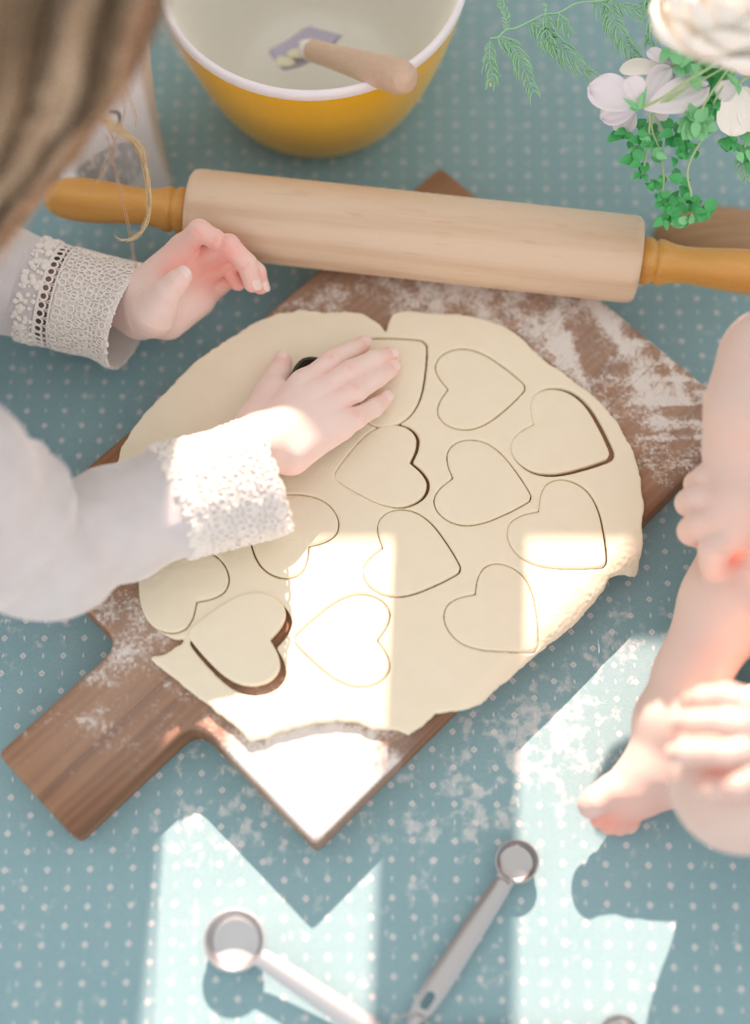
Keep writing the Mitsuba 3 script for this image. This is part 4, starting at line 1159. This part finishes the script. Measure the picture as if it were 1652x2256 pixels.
scene['m_bag'] = {'type': 'twosided', 'bsdf': {'type': 'principled', 'base_color': proc(bag_color), 'roughness': 0.8, 'specular': 0.2}}
rows = []
BD = 0.085
for t in np.linspace(0, 1, 26):
    z = 0.225 * t
    top = t > 0.9
    wdt = 0.5 * FW * (1.0 + 0.10 * t) ; dp = 0.5 * BD * (1.0 - 0.02 * t) * (1.0 if not top else 1 - (t - .9) * 7.5)
    a = np.linspace(0, 2 * PI, 97)[:-1]
    n_ = 5.0
    cx = np.sign(np.cos(a)) * np.abs(np.cos(a)) ** (2 / n_) * wdt
    cy = np.sign(np.sin(a)) * np.abs(np.sin(a)) ** (2 / n_) * max(dp, 0.006)
    back = 0.004 + 0.012 * min(t * 4, 1)
    P = BO + fx * (FW / 2 + cx + 0.012 * t)[:, None] + fy * (BD / 2 + cy + back)[:, None] + np.array([0, 0, z])
    P += 0.0035 * (meshkit.fbm(P * np.array([30, 30, 22]), 3, 3)[:, None] - .5) * np.array([1, 1, 0]) * min(1, t * 8)
    rows.append(P)
rows = np.array(rows)
K, mcount = rows.shape[:2]
i, j = np.meshgrid(np.arange(K - 1), np.arange(mcount), indexing='ij')
f = quads(np.stack([i * mcount + j, i * mcount + (j + 1) % mcount, (i + 1) * mcount + (j + 1) % mcount, (i + 1) * mcount + j], -1).reshape(-1, 4))
v = np.vstack([rows.reshape(-1, 3), rows[0].mean(0), rows[-1].mean(0)])
kk = np.arange(mcount)
f = np.vstack([f, np.stack([np.full(mcount, K * mcount), (kk + 1) % mcount, kk], -1), np.stack([np.full(mcount, K * mcount + 1), (K - 1) * mcount + kk, (K - 1) * mcount + (kk + 1) % mcount], -1)])
add('flour_bag', trimesh.Trimesh(v, f, process=False), 'm_bag', 'white paper flour bag with fine dark print, standing behind the left rolling pin handle', 'flour bag', smooth=40)

# ------------------------------------------------------------------ the flowers hanging in from the upper right
plain('m_fern', (0.31, 0.58, 0.36), 0.5, 0.4)
plain('m_fern_tip', (0.62, 0.50, 0.36), 0.6)
plain('m_leaf', (0.075, 0.41, 0.130), 0.45, 0.4)
plain('m_leaf_pale', (0.22, 0.57, 0.27), 0.5, 0.4)
plain('m_stem', (0.40, 0.55, 0.28), 0.5, 0.4)
plain('m_petal', (0.80, 0.755, 0.80), 0.6, 0.25, sheen=0.3)
plain('m_petal_cream', (0.86, 0.845, 0.79), 0.6, 0.25, sheen=0.3)
plain('m_petal_pink', (0.82, 0.62, 0.60), 0.6, 0.25)
plain('m_ceramic', (0.80, 0.80, 0.78), 0.15, 0.5)
VASE = np.array([0.445, 0.80])
vp = [(0, 0.0005), (0.034, 0.0005), (0.040, 0.004), (0.050, 0.03), (0.053, 0.06), (0.048, 0.10), (0.036, 0.135), (0.034, 0.150), (0.040, 0.166), (0.0405, 0.1675), (0.038, 0.1675), (0.0315, 0.150), (0.033, 0.135), (0.045, 0.10), (0.049, 0.06), (0.046, 0.03), (0.036, 0.008), (0, 0.006)]
w = lathe(np.vstack([vp[:3], smooth_path(vp[3:9], 30), smooth_path(vp[9:-1], 36), vp[-1:]]), 72); w.apply_translation((*VASE, 0)); add('vase', w, 'm_ceramic', 'white ceramic vase holding the bouquet, beyond the right edge of the photo', 'vase', smooth=40)
MOUTH = np.array([VASE[0], VASE[1], 0.160])
VIEW = -FWD


def to_vase(p, lift=0.05, n=14):
    m = MOUTH + [0, 0, 0]
    return smooth_path([p, p * .6 + m * .4 + [0, 0, lift], p * .15 + m * .85 + [0, 0, lift * .9], m - [0, 0, 0.06]], n)


def petal_mesh(b, t, half, cup=0.25, ruf=0.0, seed=0, tilt=0.0, shape=0.62, thick=0.00045, nu=16, nv=17, point=0.0):
    b, t = np.asarray(b), np.asarray(t)
    ax = t - b; L = np.linalg.norm(ax); ax = ax / L
    sd = unit(np.cross(VIEW, ax)); nn = np.cross(ax, sd)
    sd, nn = sd * math.cos(tilt) + nn * math.sin(tilt), nn * math.cos(tilt) - sd * math.sin(tilt)
    u, w = np.meshgrid(np.linspace(0, 1, nu), np.linspace(-1, 1, nv), indexing='ij')
    prof = np.sin(PI * np.clip(u, 0, 1) ** shape) ** (0.55 + point) * (1 - point * 0.3 * u)
    if point == 0:
        prof = np.sin(PI / 2 * np.clip(u / .62, 0, 1)) ** .8 * np.sqrt(1 - 0.985 * np.clip((u - .62) / .38, 0, 1) ** 2)
    prof = np.maximum(prof, 0.05)
    sv = np.random.default_rng(seed).uniform(0, 9)
    rf = ruf * L * (np.sin(w * 5 + sv) * 0.6 + np.sin(w * 9 + 2 * sv) * 0.4) * u ** 2
    g = b + ax * (L * (u - 0.10 * ruf * np.sin(w * 6 + sv) * u))[..., None] + sd * (half * prof * w)[..., None] + nn * (cup * half * (w * prof) ** 2 - 0.35 * cup * L * (u - .5) ** 2 + rf)[..., None]
    return sheet(g, thick)


def px(n, z=0.17):
    return n * (CAM_H / 0.87 - z * 0.95) / FOCAL


# asparagus fern
def frond(key, pts, half, seed, dens=8.0, tip=False):
    g = np.random.default_rng(seed)
    P = smooth_path([at(*q) for q in pts], 60)
    L = np.r_[0, np.cumsum(np.linalg.norm(np.diff(P, axis=0), axis=1))]
    out = [tube(P, np.linspace(0.00055, 0.0003, 60), 5)]
    n = int(L[-1] / px(dens))
    for k in range(n):
        s = (k + g.uniform(0, 1)) / n
        i = min(int(s * 59), 58)
        o = P[i]
        d = unit(P[min(i + 2, 59)] - P[max(i - 2, 0)])
        sd = unit(np.cross(VIEW, d))
        for side in (-1, 1, g.choice([-1, 1])):
            l = half * g.uniform(0.8, 1.25) * (0.75 + 0.5 * math.sin(PI * min(s + .1, 1)))
            ou = unit(sd * side * g.uniform(.6, 1.1) + VIEW * g.uniform(-.5, .9) + d * g.uniform(.0, .5))
            c = o + ou * l * .62 + d * l * .12
            e = o + ou * l * .95 + d * l * g.uniform(.5, 1.0) - ou * l * .25 - VIEW * l * .1 + np.array([0, -1, -0.2]) * l * .25
            t = np.linspace(0, 1, 6)[:, None]
            q = o * (1 - t) ** 2 + 2 * c * t * (1 - t) + e * t * t
            out.append(tube(q, np.array([.0003, .0005, .0006, .0006, .0005, .0002]), 4, caps=False))
    add(key + '__frond', cat(out), 'm_fern', smooth=True)
    if tip:
        b = trimesh.creation.icosphere(2, 1.0); b.apply_scale((0.0012, 0.0022, 0.0012)); b.apply_translation(P[-1]); add(key + '__tip', b, 'm_fern_tip', 'dry brownish tip', smooth=True)


fk = thing('asparagus_fern', 'feathery asparagus fern sprig reaching furthest left, near the bowl', 'fern sprig')
ms = smooth_path([at(1079, 85, .160), at(1098, 81, .163), at(1115, 66, .166), at(1138, 61, .168), at(1172, 45, .171), at(1200, 32, .174), at(1231, 28, .177), at(1272, 7, .182), at(1330, 0, .19), at(1480, -30, .20)], 70)
add(fk + '__stem', tube(np.vstack([ms, to_vase(ms[-1], .05)[1:]]), 0.0008, 6), 'm_fern', 'thin wiry stem', smooth=True)
frond(fk, [(1079, 90, .160), (1078, 130, .158), (1084, 160, .155), (1080, 186, .152)], px(20), 1, tip=True)
frond(fk, [(1098, 82, .163), (1130, 105, .163), (1152, 145, .160), (1176, 205, .155)], px(25), 2)
frond(fk, [(1172, 46, .170), (1205, 80, .170), (1245, 115, .167), (1305, 168, .163)], px(29), 3)
frond(fk, [(1200, 32, .174), (1207, 50, .175), (1204, 75, .173), (1222, 110, .17)], px(20), 4)
frond(fk, [(1231, 28, .177), (1240, 50, .176), (1255, 72, .173)], px(18), 5, dens=9)
frond(fk, [(1115, 66, .166), (1114, 35, .168), (1104, 8, .17), (1100, -20, .17)], px(11), 6, dens=6)
frond(fk, [(1200, 32, .174), (1203, 15, .176), (1196, 4, .178)], px(6), 7, dens=9)
for q, (a, lab) in enumerate([([(1345, -5, .185), (1352, 40, .184), (1372, 85, .180), (1402, 130, .172)], 'asparagus fern sprig hanging in front of the dark cloth, left of the cream flower'),
                              ([(1425, -10, .19), (1432, 30, .188), (1438, 62, .184), (1430, 100, .176)], 'asparagus fern sprig touching the left edge of the cream flower'),
                              ([(1310, -12, .185), (1322, 8, .185), (1336, 28, .18)], 'small tuft of asparagus fern at the top edge, left of the cream flower'),
                              ([(1640, 330, .15), (1632, 360, .146), (1645, 395, .14)], 'wispy asparagus fern tuft at the right edge under the white petal')]):
    k = thing('asparagus_fern', lab, 'fern sprig')
    frond(k, a, px([27, 24, 22, 17][q]), 20 + q)
    if q == 0:
        frond(k, [(1360, 10, .186), (1400, 20, .186), (1440, 8, .186)], px(22), 31)
    add(k + '__stem', tube(to_vase(at(*a[0]), .03), 0.0007, 6), 'm_fern', smooth=True)


def flower(lab, petals, mat, calyx=None, stem=None, name='sweet_pea', category='flower', group=None, zs=0.17):
    k = thing(name, lab, category, group)
    for q, (b, t, half, kw) in enumerate(petals):
        add(k + '__petal', petal_mesh(at(*b), at(*t), px(half), seed=q + int(b[0]), **kw), kw_mat(mat, q), smooth=60)
    if calyx is not None:
        c, dirs = calyx
        for q, e in enumerate(dirs):
            add(k + '__sepal', petal_mesh(at(*c), at(*e), px(7), cup=.4, point=.4), 'm_leaf_pale', smooth=60)
    if stem is not None:
        P = smooth_path([at(*q) for q in stem], 20)
        P = np.vstack([P, to_vase(P[-1], 0.02)[1:]])
        add(k + '__stem', tube(P, 0.0011, 8), 'm_stem', 'pale green stem', smooth=True)
    return k


def kw_mat(mat, q):
    return mat if isinstance(mat, str) else mat[q % len(mat)]


flower('white sweet pea with spread ruffled petals, left flower of the bouquet', [
    ((1408, 232, .176), (1296, 190, .178), 44, dict(cup=.35, ruf=.14)), ((1404, 236, .172), (1322, 258, .165), 30, dict(cup=.3, ruf=.11, shape=.8)),
    ((1420, 232, .178), (1478, 150, .184), 34, dict(cup=.3, ruf=.10)), ((1420, 240, .178), (1560, 190, .184), 40, dict(cup=.25, ruf=.11, shape=.75)), ((1412, 222, .182), (1382, 172, .192), 26, dict(cup=.5, ruf=.06)),
    ((1440, 236, .175), (1470, 262, .168), 14, dict(cup=.3))], 'm_petal', ((1408, 240, .181), [(1372, 215, .186), (1425, 190, .188), (1385, 238, .180), (1415, 205, .19)]), [(1412, 238, .180), (1460, 215, .192), (1510, 180, .20), (1565, 148, .208), (1640, 100, .215)])
flower('white sweet pea hanging lowest, its petal pointing down behind the small leaves', [
    ((1392, 232, .165), (1372, 292, .152), 24, dict(cup=.3, ruf=.11, shape=.85)), ((1398, 240, .165), (1352, 286, .150), 16, dict(cup=.2)), ((1425, 255, .163), (1462, 290, .152), 14, dict(cup=.2))], 'm_petal', None, [(1400, 238, .166), (1470, 205, .175), (1560, 150, .19)])
flower('pale grey sweet pea bud behind the left flower, half rolled up', [
    ((1470, 150, .178), (1364, 152, .170), 20, dict(cup=.7, shape=.8)), ((1480, 140, .182), (1426, 112, .184), 16, dict(cup=.4, ruf=.08)), ((1488, 140, .182), (1470, 104, .188), 18, dict(cup=.3, ruf=.06)), ((1485, 145, .18), (1452, 158, .178), 14, dict(cup=.6))],
    ['m_petal_cream', 'm_petal', 'm_petal', 'm_petal'], None, [(1480, 146, .18), (1540, 120, .19), (1620, 90, .20)])
flower('large white sweet pea at the right edge with a pink blush above', [
    ((1630, 185, .185), (1612, 300, .165), 44, dict(cup=.3, ruf=.03, shape=.85)), ((1625, 180, .19), (1580, 215, .18), 24, dict(cup=.3, ruf=.06)), ((1640, 190, .18), (1672, 290, .165), 40, dict(cup=.3, shape=.85)), ((1655, 165, .20), (1630, 130, .205), 26, dict(cup=.5)), ((1660, 150, .2), (1650, 100, .21), 22, dict(cup=.5))],
    ['m_petal_cream', 'm_petal', 'm_petal_cream', 'm_petal_pink', 'm_petal_pink'], ((1626, 186, .192), [(1600, 160, .2), (1628, 210, .19), (1608, 178, .195)]), [(1626, 184, .19), (1700, 130, .21)])
rk = thing('garden_rose', 'big blurred cream-white flower head at the top right corner, nearest the lens', 'flower')
rc = at(1625, -22, 0.31)
for q in range(26):
    a = q * 2.39996
    ring = q / 26
    rad = 0.010 + 0.033 * ring
    o = np.array([math.cos(a), math.sin(a), 0.0])
    upv = np.array([0, 0, 1.0])
    b = rc - upv * 0.030 + o * 0.008
    t = rc + o * rad * 1.18 + upv * (0.026 * (1 - ring) - 0.012 * ring)
    ax = t - b
    g_u, g_w = np.meshgrid(np.linspace(0, 1, 12), np.linspace(-1, 1, 13), indexing='ij')
    sdv = np.array([-o[1], o[0], 0])
    hw = (0.014 + 0.020 * ring) * np.maximum(np.sin(PI * g_u ** .62) ** .55, .05)
    blg = np.sin(PI * g_u) * (0.010 + 0.012 * ring)
    g = b + ax * g_u[..., None] + sdv * (hw * g_w)[..., None] + o * (blg - 0.55 * hw * g_w ** 2 + 0.004 * g_u ** 4 + 0.0012 * np.sin(g_w * 6 + q) * g_u)[..., None]
    add(rk + '__petal', sheet(g, 0.0006), 'm_petal_cream', smooth=60)
add(rk + '__stem', tube(smooth_path([rc - [0, 0, .026], rc + [.05, 0.01, -.05], MOUTH + [-.02, 0, .04], MOUTH - [0, 0, .06]], 24), 0.002, 8), 'm_stem', smooth=True)


# leafy sprigs
def leaf_cluster(key, cx, cy, z, R, n, size, mat, seed, rosette=False, point=0.25):
    g = np.random.default_rng(seed)
    for q in range(n):
        a = q * 2.39996 + g.uniform(-.4, .4)
        rr = R * math.sqrt((q + .5) / n) * (0.0 if rosette else 1.0)
        bx_, by_ = cx + rr * math.cos(a), cy + rr * math.sin(a)
        a2 = a + g.uniform(-.5, .5) if rosette else g.uniform(0, 2 * PI)
        l = size * g.uniform(.75, 1.2)
        zz = z + g.uniform(-.006, .006)
        b, t = at(bx_, by_, zz), at(bx_ + l * math.cos(a2), by_ + l * math.sin(a2), zz + g.uniform(-.008, .006))
        add(key + '__leaf', petal_mesh(b, t, px(l * g.uniform(.30, .44)), cup=g.uniform(.1, .6), tilt=g.uniform(-.6, .6), seed=seed + q, point=point, nu=9, nv=7, shape=.7), mat, smooth=60)


def sprig(lab, stem, clusters, group=None):
    k = thing('herb_sprig', lab, 'herb sprig', group)
    P = smooth_path([at(*q) for q in stem], 22)
    add(k + '__stem', tube(np.vstack([P, to_vase(P[-1], 0.02)[1:]]), 0.0009, 7), 'm_stem', 'pale thin stem', smooth=True)
    for q, c in enumerate(clusters):
        leaf_cluster(k, *c[:7], seed=int(c[0] * 3 + c[1]), **(c[7] if len(c) > 7 else {}))


ros = dict(rosette=True, point=.1)
sprig('green sprig with a forked pale stem hanging lowest, in front of the wooden spoon', [(1520, 440, .146), (1522, 425, .15), (1514, 385, .155), (1522, 350, .16), (1548, 300, .168), (1575, 220, .18), (1640, 120, .20)],
      [(1524, 455, .145, 26, 12, 26, 'm_leaf'), (1560, 462, .145, 12, 7, 30, 'm_leaf'), (1515, 490, .140, 6, 4, 32, 'm_leaf_pale'), (1490, 455, .145, 18, 8, 26, 'm_leaf'), (1500, 400, .150, 12, 5, 34, 'm_leaf')])
sprig('dark green sprig with tiny crowded leaves left of the forked stem', [(1458, 430, .145), (1462, 395, .15), (1456, 340, .155), (1435, 280, .165), (1450, 240, .175), (1520, 190, .19)],
      [(1448, 415, .146, 20, 14, 20, 'm_leaf'), (1470, 450, .146, 22, 14, 22, 'm_leaf'), (1470, 480, .143, 14, 6, 24, 'm_leaf')])
sprig('sprig of round green leaves hanging under the left white flower', [(1415, 385, .15), (1425, 330, .158), (1432, 270, .168), (1440, 238, .176), (1530, 185, .19)],
      [(1420, 300, .160, 34, 18, 26, 'm_leaf'), (1405, 345, .155, 18, 7, 34, 'm_leaf'), (1435, 325, .158, 26, 8, 30, 'm_leaf_pale'), (1414, 380, .150, 5, 5, 24, 'm_leaf'), (1372, 290, .158, 12, 4, 30, 'm_leaf')])
sprig('pale green star-shaped leaf rosette on a thin stem, below the middle of the bouquet', [(1534, 268, .178), (1560, 215, .188), (1620, 130, .20)],
      [(1533, 268, .180, 4, 12, 44, 'm_leaf_pale', ros), (1540, 285, .176, 20, 6, 24, 'm_leaf_pale'), (1495, 290, .165, 18, 10, 30, 'm_leaf'), (1500, 335, .160, 22, 12, 22, 'm_leaf'), (1525, 325, .160, 12, 5, 20, 'm_leaf')])
sprig('pale green leafy cluster beneath the cream flower', [(1520, 150, .195), (1560, 130, .20), (1640, 90, .21)],
      [(1522, 140, .196, 34, 16, 34, 'm_leaf_pale', dict(point=.1)), (1500, 90, .195, 30, 12, 32, 'm_leaf_pale', dict(point=.1)), (1560, 110, .195, 40, 16, 30, 'm_leaf'), (1600, 95, .198, 30, 10, 28, 'm_leaf'), (1580, 165, .185, 26, 10, 34, 'm_leaf'), (1565, 220, .175, 26, 12, 32, 'm_leaf')])
sprig('green sprig at the right edge below the large white petal', [(1640, 325, .155), (1655, 290, .16), (1700, 230, .18)],
      [(1600, 318, .155, 18, 8, 28, 'm_leaf'), (1636, 322, .156, 20, 9, 30, 'm_leaf_pale'), (1650, 345, .15, 14, 6, 26, 'm_leaf')])
